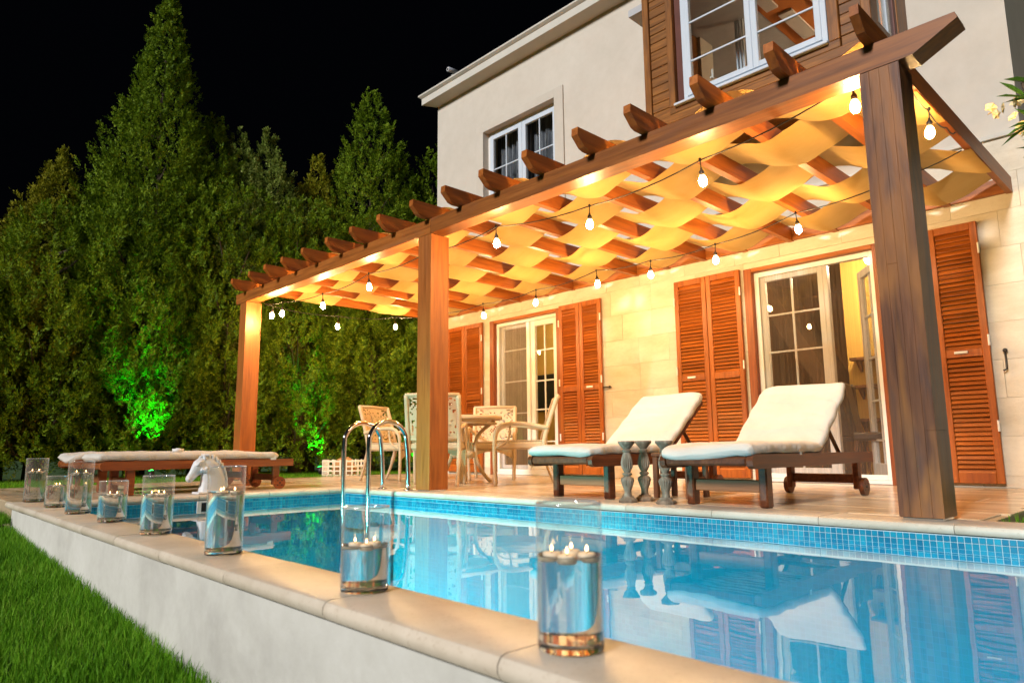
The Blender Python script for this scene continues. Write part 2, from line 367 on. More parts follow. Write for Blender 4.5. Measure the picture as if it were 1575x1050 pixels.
# ------------------------------------------------------------------ levels and plan (metres)
YW = 6.807                     # house wall plane
XC, YF, ZW = -5.989, 3.568, -0.098     # pool: left wall, far wall, water level
def yo(x): return .84 - .0243 * (x + .95)      # near coping, outer edge
def yi(x): return 1.07 - .0200 * (x + .60)     # near coping, inner edge
XR = 3.2                       # pool right end (outside the frame)
def lawn_z(x, y):
    a = float(np.interp(x, [-12, -9.2, -6.3, -2.4, 0, 4], [-.05, -.06, -.20, -.37, -.47, -.52]))
    b = -.045
    t = min(1, max(0, (y - .7) / .8)); t = t if x < -6.2 else (0 if y < 1.2 else 1)
    return a * (1 - t) + b * t + .012 * math.sin(x * 2.3 + y) * math.cos(y * 1.9)

# lawn: one sheet to the horizon with a hole under terrace, pool and house
xs = sorted(set([-60, -40, -25, -18, -15, -13] + list(np.arange(-12, 4.01, .4)) + [-9.02, -6.28, -.84, XR, 6, 12, 25, 60]))
ys = sorted(set([-60, -30, -15, -8] + list(np.arange(-5, 12.1, .4)) + [.93, 3.87, YW + .2, 20, 40, 80]))
mb = MB()
vid = {}
for i, x in enumerate(xs):
    for j, y in enumerate(ys):
        vid[i, j] = len(mb.v); mb.v.append(Vector((x, y, lawn_z(x, y))))
for i in range(len(xs) - 1):
    for j in range(len(ys) - 1):
        cx, cy = (xs[i] + xs[i + 1]) / 2, (ys[j] + ys[j + 1]) / 2
        if -9.02 < cx < XR and .93 < cy < 3.87: continue
        if -9.02 < cx < -.84 and 3.87 <= cy < YW + .2: continue
        if -8.7 < cx < 1.4 and cy > YW + .2 and cy < 12: continue
        mb.f.append([vid[i, j], vid[i + 1, j], vid[i + 1, j + 1], vid[i, j + 1]])
lawn = mb.build('lawn', M['lawn'], smooth=True); tag(lawn, kind='structure')

# terrace: bed plus stone floor tiles
mb = MB(); mb.box(-9.0, -6.29, 1.0, YW + .1, -.25, -.008); mb.box(-6.29, -.85, 3.87, YW + .1, -.25, -.008)
terrace = mb.build('terrace', M['trav_mortar']); tag(terrace, kind='structure')
tl = {}
def floor_tiles(x0, x1, y0, y1, tw=.60, th=.40):
    y = y0; row = 0
    while y < y1 - .05:
        h = min(th, y1 - y); x = x0 - (tw / 2 if row % 2 else 0)
        while x < x1 - .02:
            a, b = max(x, x0), min(x + tw, x1)
            if b - a > .05:
                k = (round(b - a, 3), round(h, 3))
                if k not in tl:
                    q = MB(); q.box(-(b - a) / 2 + .0018, (b - a) / 2 - .0018, -h / 2 + .0018, h / 2 - .0018, -.02, 0, .0025); tl[k] = q.mesh('floor_tile', M['trav_floor'])
                put('floor_tile', tl[k], terrace, ((a + b) / 2, y + h / 2, random.uniform(-.0008, .0008)))
            x += tw
        y += h; row += 1
floor_tiles(-9.0, -6.29, 1.0, YW); floor_tiles(-6.29, -.85, 3.87, YW)

# ------------------------------------------------------------------ pool
mb = MB(); D = -1.45
mb.add([(XC, yi(XC), -.045), (XC, YF, -.045), (XC, YF, D), (XC, yi(XC), D)], [(0, 1, 2, 3)])
basin = mb.build('pool_basin', M['mosaic_yz']); tag(basin, kind='structure')
mb = MB(); mb.add([(XC, YF, -.045), (XR, YF, -.045), (XR, YF, D), (XC, YF, D)], [(0, 1, 2, 3)]); mb.add([(XC, yi(XC), -.045), (XR, yi(XR), -.045), (XR, yi(XR), D), (XC, yi(XC), D)], [(3, 2, 1, 0)])
mb.build('basin_wall', M['mosaic_xz'], basin)
mb = MB(); mb.add([(XR, yi(XR), -.045), (XR, YF, -.045), (XR, YF, D), (XR, yi(XR), D)], [(3, 2, 1, 0)]); mb.build('basin_end_wall', M['mosaic_yz'], basin)
mb = MB(); mb.add([(XC, yi(XC), D), (XR, yi(XR), D), (XR, YF, D), (XC, YF, D)], [(0, 1, 2, 3)]); mb.build('basin_floor', M['mosaic_xy'], basin)
# waterline band of square glass tiles: the 300 nearest one by one, the rest as one part
T = .027
q = MB(); q.box(-T / 2 + .0015, T / 2 - .0015, -.0045, 0, -T / 2 + .0015, T / 2 - .0015, .001); tme = q.mesh('mosaic_tile', M['tile'])
rest = MB(); n = 0
x = -.62
while x > XC + .01:
    for k in range(5):
        z = -.0475 - T * (k + .5)
        if k < 2 and n < 300: put('mosaic_tile', tme, basin, (x - T / 2, YF, z)); n += 1
        else: rest.box(x - T + .0015, x - .0015, YF - .0045, YF, z - T / 2 + .0015, z + T / 2 - .0015)
    x -= T
x = -.62
while x < XR - .03:
    for k in range(3): z = -.0475 - T * (k + .5); rest.box(x + .0015, x + T - .0015, YF - .0045, YF, z - T / 2 + .0015, z + T / 2 - .0015)
    x += T
y = YF - .008
while y > yi(XC) + .03:
    for k in range(5): z = -.0475 - T * (k + .5); rest.box(XC, XC + .0045, y - T + .0015, y - .0015, z - T / 2 + .0015, z + T / 2 - .0015)
    y -= T
o = rest.build('mosaic_tile_band', M['tile'], basin); tag(o, kind='stuff')
mb = MB(); mb.add([(XC, YF - .0012, -.045), (XR, YF - .0012, -.045), (XR, YF - .0012, -.19), (XC, YF - .0012, -.19)], [(0, 1, 2, 3)])
mb.add([(XC + .0012, yi(XC), -.045), (XC + .0012, YF, -.045), (XC + .0012, YF, -.19), (XC + .0012, yi(XC), -.19)], [(0, 1, 2, 3)]); mb.build('tile_grout', M['grout'], basin)
# skimmer mouth in the end wall
mb = MB()
for a, b, c, d in ((2.20, 2.235, -.15, -.05), (2.40, 2.435, -.15, -.05), (2.235, 2.40, -.062, -.05)): mb.box(XC, XC + .012, a, b, c, d, .002)
sk = mb.build('skimmer_frame', M['white_paint'], basin)
mb = MB(); mb.box(XC, XC + .007, 2.235, 2.40, -.15, -.062); mb.build('skimmer_mouth_shade', M['black'], sk)  # black sheet painted in for the shade inside the opening
# underwater pool lamps in the near wall
def underwater_lamp(x, z, e, c=(.32, .86, 1.0)):
    y = yi(x) + .012
    mb = MB(); mb.lathe([(.11, -.006), (.11, .004), (.085, .010), (.080, .004)], (0, 0, 0), 20)
    ring = mb.build('pool_lamp', M['steel'], basin, loc=(x, y, z), rot=(-PI / 2, 0, 0))
    ld = bpy.data.lights.new('pool_lamp_light', 'AREA'); ld.shape = 'DISK'; ld.size = .16; ld.energy = e; ld.color = c
    lo = bpy.data.objects.new('pool_lamp_light', ld); COL.objects.link(lo); lo.parent = ring; lo.location = (0, 0, .016); lo.rotation_euler = (PI - R(14), 0, 0); ld.spread = R(110)
underwater_lamp(-4.7, -.4, 44, (.22, 1.0, .86)); underwater_lamp(-2.9, -.4, 9, (.22, .84, 1.0)); underwater_lamp(-.9, -.4, 10, (.22, .82, 1.0))

def bull(w, t=.045):
    r_ = t * .46; pr = []
    for k in range(6): a = -PI / 2 + -PI * k / 5; pr.append((r_ + r_ * math.cos(a), -t / 2 + (t / 2) * math.sin(a)))
    for k in range(6): a = PI / 2 - PI * k / 5; pr.append((w - r_ + r_ * math.cos(a), -t / 2 + (t / 2) * math.sin(a)))
    return pr
def coping_x(edges, f0, f1, z=0):
    for a, b in zip(edges, edges[1:]):
        a_, b_ = a + .0013, b - .0013; rings = []
        dz = random.uniform(-.0012, .0012)
        for x in (a_, b_):
            rings.append([(x, f0(x) + p[0] / .25 * (f1(x) - f0(x)) if False else f0(x) + p[0], z + dz + p[1]) for p in bull(f1(x) - f0(x))])
        q = MB(); q.loft(rings); fix(q.build('coping_stone', M['coping'], basin), 35)
coping_x([-6.41, -6.0] + [-1.52 - .609 * k for k in range(7, -1, -1)] + [-.911 + .609 * k for k in range(7)], yo, yi)
coping_x([XC, -5.69] + [-.925 - .59 * k for k in range(8, -1, -1)] + [-.335 + .59 * k for k in range(7)], lambda x: YF - .004, lambda x: YF + .296)
def coping_y(edges):
    for a, b in zip(edges, edges[1:]):
        q = MB(); q.loft([[(XC + .004 - p[0], y, p[1]) for p in bull(.305)] for y in (a + .0022, b - .0022)]); fix(q.build('coping_stone', M['coping'], basin), 35)
coping_y([yi(XC) + .004, 1.62, 2.22, 2.82, 3.40, 3.866])

# water sheet
mb = MB(); mb.add([(XC, yi(XC), ZW), (XR, yi(XR), ZW), (XR, YF, ZW), (XC, YF, ZW)], [(0, 1, 2, 3)])
tag(mb.build('pool_water', M['water']), kind='structure')

# white rendered wall under the near coping
mb = MB((-3, .9, -.5))
def yw_(x): return yo(x) + .032
mb.loft([[(x, yw_(x), -.9), (x, yw_(x), -.0535), (x, yi(x) - .02, -.0535), (x, yi(x) - .02, -.9)] for x in [-6.372] + list(np.arange(-6, XR + .1, .5))])
pw = mb.build('pool_wall', M['plaster'], loc=(-3, .9, -.5)); tag(pw, 'low white rendered wall holding up the near edge of the pool above the lawn', 'wall')
fix(pw, 30)
mb = MB((-3, .9, -.5)); mb.loft([[(x, yw_(x) + .02, -.054), (x, yw_(x) + .02, -.0448), (x, yi(x) - .03, -.0448), (x, yi(x) - .03, -.054)] for x in (-6.35, XR)])
mb.build('shade_black_bed', M['black'], pw)  # bed coloured black to paint the shade in the gap under the coping

# ------------------------------------------------------------------ house
HO = (-4.9, YW, 0)
house = thing('house', 'white two storey villa with a stone ground floor and a wooden bay window', 'house', HO)
def hb(): return MB(HO)
DL = (-7.50, -6.10); DR = (-3.49, -2.12)         # the two terrace doors (x range), top 2.2
ZD = 2.205; XL, XRH = -8.785, 1.2
# ground floor wall: core with door openings, stone blocks in front of it
mb = hb()
for a, b, z0, z1 in ((XL, DL[0], -.2, 2.9), (DL[0], DL[1], ZD, 2.9), (DL[1], DR[0], -.2, 2.9), (DR[0], DR[1], ZD, 2.9), (DR[1], XRH, -.2, 2.9)):
    mb.box(a, b, YW + .014, YW + .30, z0, z1)
mb.box(XL, XL + .3, YW + .3, 12, -.2, 2.9)
gw = mb.build('ground_floor_wall', M['wall_joint'], house)
rowz = [0, .10] + [.10 + .31 * k for k in range(1, 10)]
rowz = [z for z in rowz if z < 2.88] + [2.885]
for k, (z0, z1) in enumerate(zip(rowz, rowz[1:])):
    spans = [(XL, DL[0]), (DL[1], DR[0]), (DR[1], XRH)] if z1 <= ZD + .02 else [(XL, XRH)]
    if z0 < ZD < z1 - .02: spans = [(XL, DL[0]), (DL[1], DR[0]), (DR[1], XRH)]
    for a, b in spans:
        x = a; first = True
        while x < b - .01:
            L = random.choice((.42, .5, .6, .62)); L = L * (.5 if first and k % 2 else 1); first = False
            e = min(x + L, b); e = b if b - e < .12 else e
            q = MB(((x + e) / 2, YW, (z0 + z1) / 2)); q.box(x + .0007, e - .0007, YW + random.uniform(-.001, .001), YW + .03, z0 + .0007, z1 - .0007, .0012)
            q.build('stone_block', M['trav_wall'], gw, loc=((x + e) / 2 - HO[0], 0, (z0 + z1) / 2))
            x = e
for a, b in (DL, DR):
    q = hb(); q.box(a, b, YW + .002, YW + .03, ZD, min(z for z in rowz if z > ZD + .01) - .002, .002); q.build('lintel_stone', M['trav_wall'], gw)
# ledge between the storeys, upper wall with window opening
mb = hb(); mb.box(XL, XRH + .02, YW - .025, YW + .3, 2.885, 2.925, .004); mb.build('string_course', M['cornice'], house)
UW = (-7.62, -6.135, 3.75, 5.19)                 # upper window opening
XU = -.985
BX = (-3.95, -1.72)                              # bay
mb = hb()
for a, b, z0, z1 in ((XL, UW[0], 2.925, 6.05), (UW[0], UW[1], UW[3], 6.05), (UW[0], UW[1], 2.925, UW[2]), (UW[1], BX[0] + .1, 2.925, 6.05), (BX[0] + .1, BX[1] - .1, 2.925, 3.62), (BX[1] - .1, XU, 2.925, 6.05), (BX[0] + .1, BX[1] - .1, 5.75, 6.05)):
    mb.box(a, b, YW + .008, YW + .28, z0, z1)
mb.box(XL, XL + .28, YW + .28, 12, 2.925, 6.05); mb.box(XU - .28, XU, YW + .28, 12, 2.925, 6.05)
mb.build('upper_wall', M['stucco'], house)
mb = hb(); c = .02                               # raised plaster surround
mb.box(UW[1], UW[1] + .165, YW - c, YW + .007, UW[2] - .3, UW[3] + .13, .003); mb.box(UW[0] - .16, UW[0], YW - c, YW + .007, UW[2] - .3, UW[3] + .13, .003); mb.box(UW[0], UW[1], YW - c, YW + .007, UW[3], UW[3] + .13, .003)
mb.build('window_surround', M['stucco'], house)
# eaves cornice
e0 = YW - .06
prof = [(YW + .3, 6.05), (YW - .02, 6.05), (YW - .17, 6.085), (YW - .19, 6.09), (YW - .19, 6.20), (YW - .205, 6.21), (YW - .235, 6.235), (YW - .235, 6.26), (YW + .3, 6.26)]
rings = []
for i, x in enumerate((XL, XU + .3)):
    r0 = []
    for (y, z) in prof: r0.append((x - (YW - y if i == 0 else 0), y, z))
    rings.append(r0)
mb = hb(); mb.loft(rings); mb.build('eaves_cornice', M['cornice'], house)
mb = hb(); mb.box(XL - .3, XU + .3, YW + .3, 12, 6.05, 6.26); mb.build('roof_slab', M['cornice'], house)

# --- generic helpers for windows
def frame_rect(mb, x0, x1, z0, z1, y0, y1, w_, b=.004):
    mb.box(x0, x0 + w_, y0, y1, z0, z1, b); mb.box(x1 - w_, x1, y0, y1, z0, z1, b)
    mb.box(x0 + w_, x1 - w_, y0 + .001, y1 - .001, z1 - w_, z1, b); mb.box(x0 + w_, x1 - w_, y0 + .001, y1 - .001, z0, z0 + w_, b)
def sash(parent, x0, x1, z0, z1, y, nx, zs, mat, w_=.055, thick=.05):
    """glazed leaf: frame with muntins and a separate pane per opening"""
    f = hb(); frame_rect(f, x0, x1, z0, z1, y, y + thick, w_); f.build('sash_frame', mat, parent)
    xa, xb = x0 + w_, x1 - w_; xm = [xa + (xb - xa) * k / nx for k in range(1, nx)]
    g = hb()
    for x in xm: g.box(x - .009, x + .009, y + .012, y + .032, z0 + w_, z1 - w_, .002)
    for z in zs: g.box(xa, xb, y + .0135, y + .0305, z - .009, z + .009, .002)
    g.build('muntin', mat, parent)
    cx = [xa] + xm + [xb]; cz = [z0 + w_] + sorted(zs) + [z1 - w_]
    for i in range(nx):
        for j in range(len(cz) - 1):
            p = hb(); p.box(cx[i] + .002, cx[i + 1] - .002, y + .020, y + .024, cz[j] + .002, cz[j + 1] - .002); p.build('pane', M['pane'], parent)

# upper left window
uw = hb(); frame_rect(uw, UW[0], UW[1], UW[2], UW[3], YW + .095, YW + .165, .045); uwo = uw.build('upper_window', M['white_paint'], house)
mid = (UW[0] + UW[1]) / 2
for a, b in ((UW[0] + .05, mid - .002), (mid + .002, UW[1] - .05)):
    sash(uwo, a, b, UW[2] + .05, UW[3] - .05, YW + .085, 2, [4.05, 4.58], M['blue_white'], .075)
cm = wood('grey_curtain', (.06, .065, .085), (.12, .13, .16), (.42, .44, .5), 'z', .8)
cv = hb(); rings = []
for x in np.arange(UW[0], UW[1] + .01, .02):
    yy = YW + .30 + .03 * math.sin(x * 52) + .012 * math.sin(x * 23); rings.append([(x, yy, UW[2]), (x, yy, UW[3]), (x, yy + .004, UW[3]), (x, yy + .004, UW[2])])
cv.loft(rings); fix(cv.build('curtain', cm, uwo), 60)

# --- wooden bay window
YB = 5.80; ZB0, ZB1 = 3.58, 5.95
mb = hb(); mb.box(BX[0] + .02, BX[1] - .02, YB + .03, YW + .006, ZB0 + .02, ZB0 + .10)
mb.box(BX[0] + .02, BX[1] - .02, YB + .03, YW + .006, ZB1 - .1, ZB1)
mb.box(BX[0] + .02, BX[0] + .06, YB + .05, YW + .006, ZB0 + .1, ZB1 - .1)
bay = mb.build('bay_window', M['bay'], house)
WX0, WX1, WZ0, WZ1 = -3.50, -2.08, 3.76, 5.30
def bpart(nm, x0, x1, y0, y1, z0, z1, mat, b=.005): q = hb(); q.box(x0, x1, y0, y1, z0, z1, b); return q.build(nm, mat, bay)
bpart('corner_post', BX[0], BX[0] + .075, YB, YB + .09, ZB0 + .09, ZB1, M['bay']); bpart('corner_post', BX[1] - .075, BX[1], YB, YB + .09, ZB0 + .09, ZB1, M['bay'])
bpart('window_trim', -3.66, -3.585, YB - .006, YB + .1, ZB0 + .17, WZ1 + .08, M['bay']); bpart('window_trim', -2.065, -1.975, YB - .006, YB + .1, ZB0 + .17, WZ1 + .08, M['bay'])
bpart('reveal_board', -3.583, -3.505, YB + .045, YB + .1, WZ0 - .02, WZ1, M['reveal'])
bpart('bottom_board', BX[0], BX[1], YB - .012, YB + .1, ZB0, ZB0 + .088, M['bay_h']); bpart('apron_board', -3.66, -1.975, YB - .004, YB + .1, ZB0 + .092, ZB0 + .168, M['bay_h'])
bpart('header_board', BX[0] + .076, BX[1] - .076, YB + .002, YB + .1, WZ1 + .09, ZB1, M['bay_h'])
bpart('window_sill', -3.585, -2.066, YB - .045, YB + .06, WZ0 - .028, WZ0 - .002, M['blue_white'])
def planks(x0, x1, z0, z1, y, h=.098):
    z = z0
    while z < z1 - .01:
        e = min(z + h * random.uniform(.94, 1.05), z1)
        q = MB(((x0 + x1) / 2, y, (z + e) / 2)); q.box(x0, x1, y + random.uniform(0, .004), y + .03, z + .002, e - .002, .005)
        q.build('plank', M['bay_h'], bay, loc=((x0 + x1) / 2 - HO[0], y - HO[1], (z + e) / 2)); z = e
planks(BX[0] + .077, -3.662, ZB0 + .09, ZB1, YB + .02); planks(-1.973, BX[1] - .077, ZB0 + .09, ZB1, YB + .02)
f = hb(); frame_rect(f, WX0, WX1, WZ0, WZ1, YB + .02, YB + .09, .05); f.box(-2.775, -2.735, YB + .018, YB + .088, WZ0 + .05, WZ1 - .05, .003)
f.build('window_frame', M['blue_white'], bay)
def bay_sash(x0, x1, zs):
    y = YB + .008; w_ = .055
    g = hb(); frame_rect(g, x0, x1, WZ0 + .045, WZ1 - .045, y, y + .05, w_); g.build('sash_frame', M['blue_white'], bay)
    g = hb()
    for z in zs: g.box(x0 + w_, x1 - w_, y + .012, y + .03, z - .009, z + .009, .002)
    g.build('muntin', M['blue_white'], bay)
    cz = [WZ0 + .1] + zs + [WZ1 - .1]
    for a, b in zip(cz, cz[1:]): p = hb(); p.box(x0 + w_, x1 - w_, y + .02, y + .024, a + .002, b - .002); p.build('pane', M['pane'], bay)
bay_sash(WX0 + .045, -2.757, [4.165, 4.58]); bay_sash(-2.753, WX1 - .045, [4.15, 4.57])
# side of the bay: narrow window and trims
def spart(nm, y0, y1, z0, z1, mat, x=BX[1], t=.06): q = hb(); q.box(x - t, x, y0, y1, z0, z1, .004); return q.build(nm, mat, bay)
spart('side_trim', YB + .092, YB + .19, ZB0 + .09, ZB1, M['bay'], BX[1] - .004); spart('side_frame', YB + .192, YB + .27, ZB0 + .3, ZB1 - .2, M['blue_white'], BX[1] - .012)
spart('side_pane', YB + .272, YB + .66, ZB0 + .3, ZB1 - .2, M['pane'], BX[1] - .03, .005); spart('side_frame', YB + .47, YB + .51, ZB0 + .3, ZB1 - .2, M['blue_white'], BX[1] - .016, .04)
spart('side_frame', YB + .662, YB + .72, ZB0 + .3, ZB1 - .2, M['reveal'], BX[1] - .012); spart('side_trim', YB + .722, YW + .004, ZB0 + .09, ZB1, M['bay'], BX[1] - .002)
spart('side_apron', YB + .192, YB + .72, ZB0 + .09, ZB0 + .298, M['bay_h'], BX[1] - .008)
# room behind the bay
orange = plain('orange_room_wall', (.46, .15, .03), .8, .06, 2, .05); pale = plain('pale_room_wall', (.55, .50, .47), .8, .05, 2, .05); grey = plain('grey_room_ceiling', (.42, .42, .44), .8, .05)
def room(nm, x0, x1, y0, y1, z0, z1, mat): q = hb(); q.box(x0, x1, y0, y1, z0, z1); return q.build(nm, mat, house)
room('bedroom_back_wall', -6, -1.3, 9.8, 9.9, 3.0, 6.04, pale); room('bedroom_side_wall', -4.30, -4.2, YW + .29, 9.8, 3.0, 6.04, pale)
room('bedroom_orange_ceiling', -3.15, -1.3, YB + .11, 9.8, 5.06, 5.14, orange); room('bedroom_ceiling', -4.2, -3.15, YB + .11, 9.8, 5.065, 5.145, grey); room('bedroom_floor', -4.2, -1.3, YW + .29, 9.8, 2.93, 2.99, pale)
room('bedroom_end_wall', -1.35, -1.27, YW + .29, 9.8, 3.0, 5.78, pale)
for x, w_, y0, y1 in ((-3.08, .13, 6.35, 6.9), (-3.02, .15, 7.05, 7.7), (-2.66, .15, 6.5, 7.4), (-2.25, .14, 6.1, 6.9)): room('pale_ceiling_panel', x, x + w_, y0, y1, 5.03, 5.057, pale)
cvm = plain('net_curtain', (.36, .33, .32), .9, .1)
q = hb(); rings = []
for x in np.arange(-3.75, -3.30, .02): yy = 8.9 + .04 * math.sin(x * 40); rings.append([(x, yy, 3.3), (x, yy, 5.3), (x, yy + .004, 5.3), (x, yy + .004, 3.3)])
q.loft(rings); fix(q.build('net_curtain', cvm, house), 60)
q = hb(); q.box(-3.9, -3.2, 8.80, 8.84, 5.30, 5.34, .004); q.build('curtain_rail', M['iron'], house)
# inner casement standing open behind the left pane
q = hb(); frame_rect(q, -3.42, -3.36, 3.85, 5.05, YW + .0, YW + .05, .02); q.box(-3.345, -3.325, YW + .01, YW + .04, 3.85, 5.05, .003); q.build('open_casement', M['blue_white'], bay)
q = hb(); q.tube([(-3.22, YB + .06, 3.93), (-3.22, YB + .10, 3.93), (-3.22, YB + .10, 4.03)], .010, 6); q.build('window_handle', M['white_paint'], bay)
def ceiling_lamp(loc, r_, e, lab, zc):
    t = thing('ceiling_lamp', lab, 'ceiling lamp', loc)
    q = MB(); q.lathe([(.01, 0), (.05, .01), (.05, .03), (.012, .04), (.012, zc)], (0, 0, .06), 10); q.build('lamp_stem', M['iron'], t)
    q = MB(); q.ball((0, 0, 0), r_, 12, 8); q.build('lamp_globe', emit('lamp_globe_glow', (1, .72, .42), e), t, True)
ceiling_lamp((-1.62, 7.6, 4.55), .07, 170, 'round glowing lamp hung from the ceiling of the upstairs room', .20)

# --- terrace doors
door_wood = wood('door_jamb_wood', (.14, .035, .01), (.25, .065, .016), (.33, .10, .025), 'z', .4)
def jambs(a, b, par, left=True, right=True):
    if left: q = hb(); q.box(a, a + .085, YW - .012, YW + .14, 0, ZD - .002, .005); q.build('jamb', door_wood, par)
    if right: q = hb(); q.box(b - .085, b, YW - .012, YW + .14, 0, ZD - .002, .005); q.build('jamb', door_wood, par)
    q = hb(); q.box(a + .086, b - .086, YW - .010, YW + .14, ZD - .045, ZD - .002, .005); q.build('head_board', M['ledger'], par)
# left door: pleated screen over its left half, glazed leaf right
q = hb(); q.box(DL[0] + .09, DL[1] - .09, YW + .04, YW + .16, .002, .035, .004); d1 = q.build('terrace_door', M['white_paint'], house)
jambs(*DL, d1)
q = hb(); frame_rect(q, DL[0] + .086, DL[1] - .086, .036, ZD - .047, YW + .05, YW + .12, .045); q.build('door_frame', M['white_paint'], d1)
q = hb(); q.box(-6.80, -6.74, YW + .045, YW + .12, .08, ZD - .1, .004); q.build('mullion', M['white_paint'], d1)
def screen(par, x0, x1, z0, z1, y):
    q = hb(); n = int((x1 - x0) / .018); pts = [(x0 + (x1 - x0) * k / n, y + (.012 if k % 2 else 0)) for k in range(n + 1)]
    vs = [(p[0], p[1], z) for p in pts for z in (z0, z1)]; q.add(vs, [(2 * k, 2 * k + 2, 2 * k + 3, 2 * k + 1) for k in range(n)]); q.build('pleated_screen', M['screen'], par)
screen(d1, -7.36, -6.80, .085, ZD - .095, YW + .058)
sash(d1, -7.365, -6.80, .085, ZD - .095, YW + .10, 1, [1.75, 1.30, .85, .42], M['white_paint'], .05, .04)
sash(d1, -6.735, DL[1] - .135, .085, ZD - .095, YW + .07, 2, [1.69, 1.27, .88, .45], M['white_paint'], .075, .05)
# right door: fixed left leaf, right leaf standing open into the room, screen across
q = hb(); q.box(DR[0] + .09, DR[1] - .02, YW + .04, YW + .16, .002, .035, .004); d2 = q.build('terrace_door', M['white_paint'], house)
jambs(*DR, d2)
q = hb(); frame_rect(q, DR[0] + .086, DR[1] - .086, .036, ZD - .047, YW + .05, YW + .12, .05); q.build('door_frame', M['white_paint'], d2)
sash(d2, DR[0] + .137, -2.70, .086, ZD - .098, YW + .075, 2, [1.69, 1.305, .905, .45], M['white_paint'], .055, .05)
q = hb(); q.box(-2.698, -2.655, YW + .07, YW + .13, .086, ZD - .098, .004); q.build('mullion', M['white_paint'], d2)
screen(d2, DR[0] + .137, DR[1] - .137, .086, ZD - .098, YW + .054)
# open leaf turned about its hinge: built flat, then rotated as one part with pieces
hx, hy = DR[1] - .10, YW + .14
def oleaf():
    w_, h0, h1 = .60, .06, 2.10
    q = MB(); q.box(-w_, -w_ + .07, 0, .05, h0, h1, .004); q.box(-.07, 0, 0, .05, h0, h1, .004); q.box(-w_ + .07, -.07, .001, .049, h1 - .075, h1, .004); q.box(-w_ + .07, -.07, .001, .049, h0, h0 + .12, .004)
    o = q.build('open_leaf', M['white_paint'], d2, loc=(hx - HO[0], hy - HO[1], 0), rot=(0, 0, -R(54)))
    return o
ol = oleaf()
# (the leaf's muntins and panes share its turn)
for nm, mat, mk in (('muntin', M['white_paint'], 0), ('pane', M['pane'], 1)):
    q = MB()
    if mk == 0:
        q.box(-.309, -.291, .012, .036, .18, 2.02, .002)
        for z in (1.62, 1.20, .78, .40): q.box(-.53, -.07, .0135, .0345, z - .009, z + .009, .002)
    else: q.box(-.53, -.07, .021, .026, .18, 2.025)
    q.build(nm + '_of_leaf' if False else nm, mat, d2, loc=(hx - HO[0], hy - HO[1], 0), rot=(0, 0, -R(54)))

# --- louvred shutters
sl_cache = {}
def shutter(x0, x1, leaves, y=YW - .052, z0=.035, z1=2.21, tag_=None, handle=None):
    W = (x1 - x0) / leaves; root = None
    for k in range(leaves):
        a = x0 + k * W + .003; b = x0 + (k + 1) * W - .003; st = .055
        q = hb(); q.box(a, a + st, y, y + .036, z0, z1, .004); q.box(b - st, b, y, y + .036, z0, z1, .004)
        q.box(a + st, b - st, y + .001, y + .035, z1 - .065, z1, .004); q.box(a + st, b - st, y + .001, y + .035, z0, z0 + .085, .004); q.box(a + st, b - st, y + .001, y + .035, 1.07, 1.14, .004)
        o = q.build('shutter', M['shutter'], house)
        Ls = b - a - 2 * st
        kk = round(Ls, 3)
        if kk not in sl_cache:
            m_ = MB(); m_.box(-Ls / 2, Ls / 2, -.0035, .0035, -.029, .029, .0025, Matrix.Rotation(R(-32), 4, 'X')); sl_cache[kk] = m_.mesh('slat', M['slat'])
        for za, zb in ((z0 + .085, 1.07), (1.14, z1 - .065)):
            n = round((zb - za) / .0385)
            for i in range(n): put('slat', sl_cache[kk], o, ((a + b) / 2 - HO[0], y + .018 - HO[1], za + (zb - za) * (i + .5) / n), (random.uniform(-.07, .07), random.uniform(-.006, .006), 0))
        if handle == k:
            q = hb(); q.box((a + b) / 2 - .07, (a + b) / 2 + .03, y - .010, y, 1.10, 1.122, .003); q.build('pull_handle', M['white_paint'], o)
        # hinge knuckles
        if k == 0 or k == leaves - 1:
            for z in (.45, 1.15, 1.93): q = hb(); q.lathe([(.009, 0), (.009, .09)], ((b if k == leaves - 1 else a), y - .004, z), 8); q.build('hinge', M['white_paint'], o)
shutter(-8.44, -7.625, 2); shutter(-6.10, -5.40, 2, handle=1); shutter(-4.325, -3.515, 2, handle=0); shutter(-2.115, -1.355, 2, handle=1)
# wall hooks
for x, lab in ((-5.30, 'a'), (-1.262, 'b')):
    q = hb()
    if lab == 'a': q.tube([(x - .12, YW - .03, 1.09), (x, YW - .03, 1.09), (x, YW + .0, 1.09)], .008, 6); q.ball((x, YW - .03, 1.09), .016, 8, 6)
    else: q.tube([(x, YW, 1.10), (x, YW - .03, 1.10), (x, YW - .035, .95), (x - .025, YW - .035, .935)], .008, 6); q.ball((x, YW - .03, 1.10), .018, 8, 6)
    q.build('shutter_hook', M['iron'], house, True)
# --- ground floor interior
yel = plain('yellow_room_wall', (.58, .38, .09), .8, .05, 2, .03); tan = plain('tan_room_wall', (.34, .22, .11), .8, .05, 2, .03); flo = plain('room_floor', (.30, .22, .15), .35, .1, 3, .02)
room('living_room_floor', -8.5, 1.0, YW + .3, 11, -.06, -.004, flo); room('living_room_ceiling', -8.5, 1.0, YW + .3, 11, 2.62, 2.7, tan); room('living_room_back_wall', -8.5, 1.0, 10.6, 10.7, 0, 2.62, tan)
room('living_room_yellow_wall', -8.5, -5.9, 8.62, 8.7, 0, 2.62, yel); room('partition_wall', -5.9, -5.8, YW + .31, 10.6, 0, 2.62, tan); room('kitchen_pillar', -3.16, -1.6, 8.60, 8.7, 0, 2.62, yel)
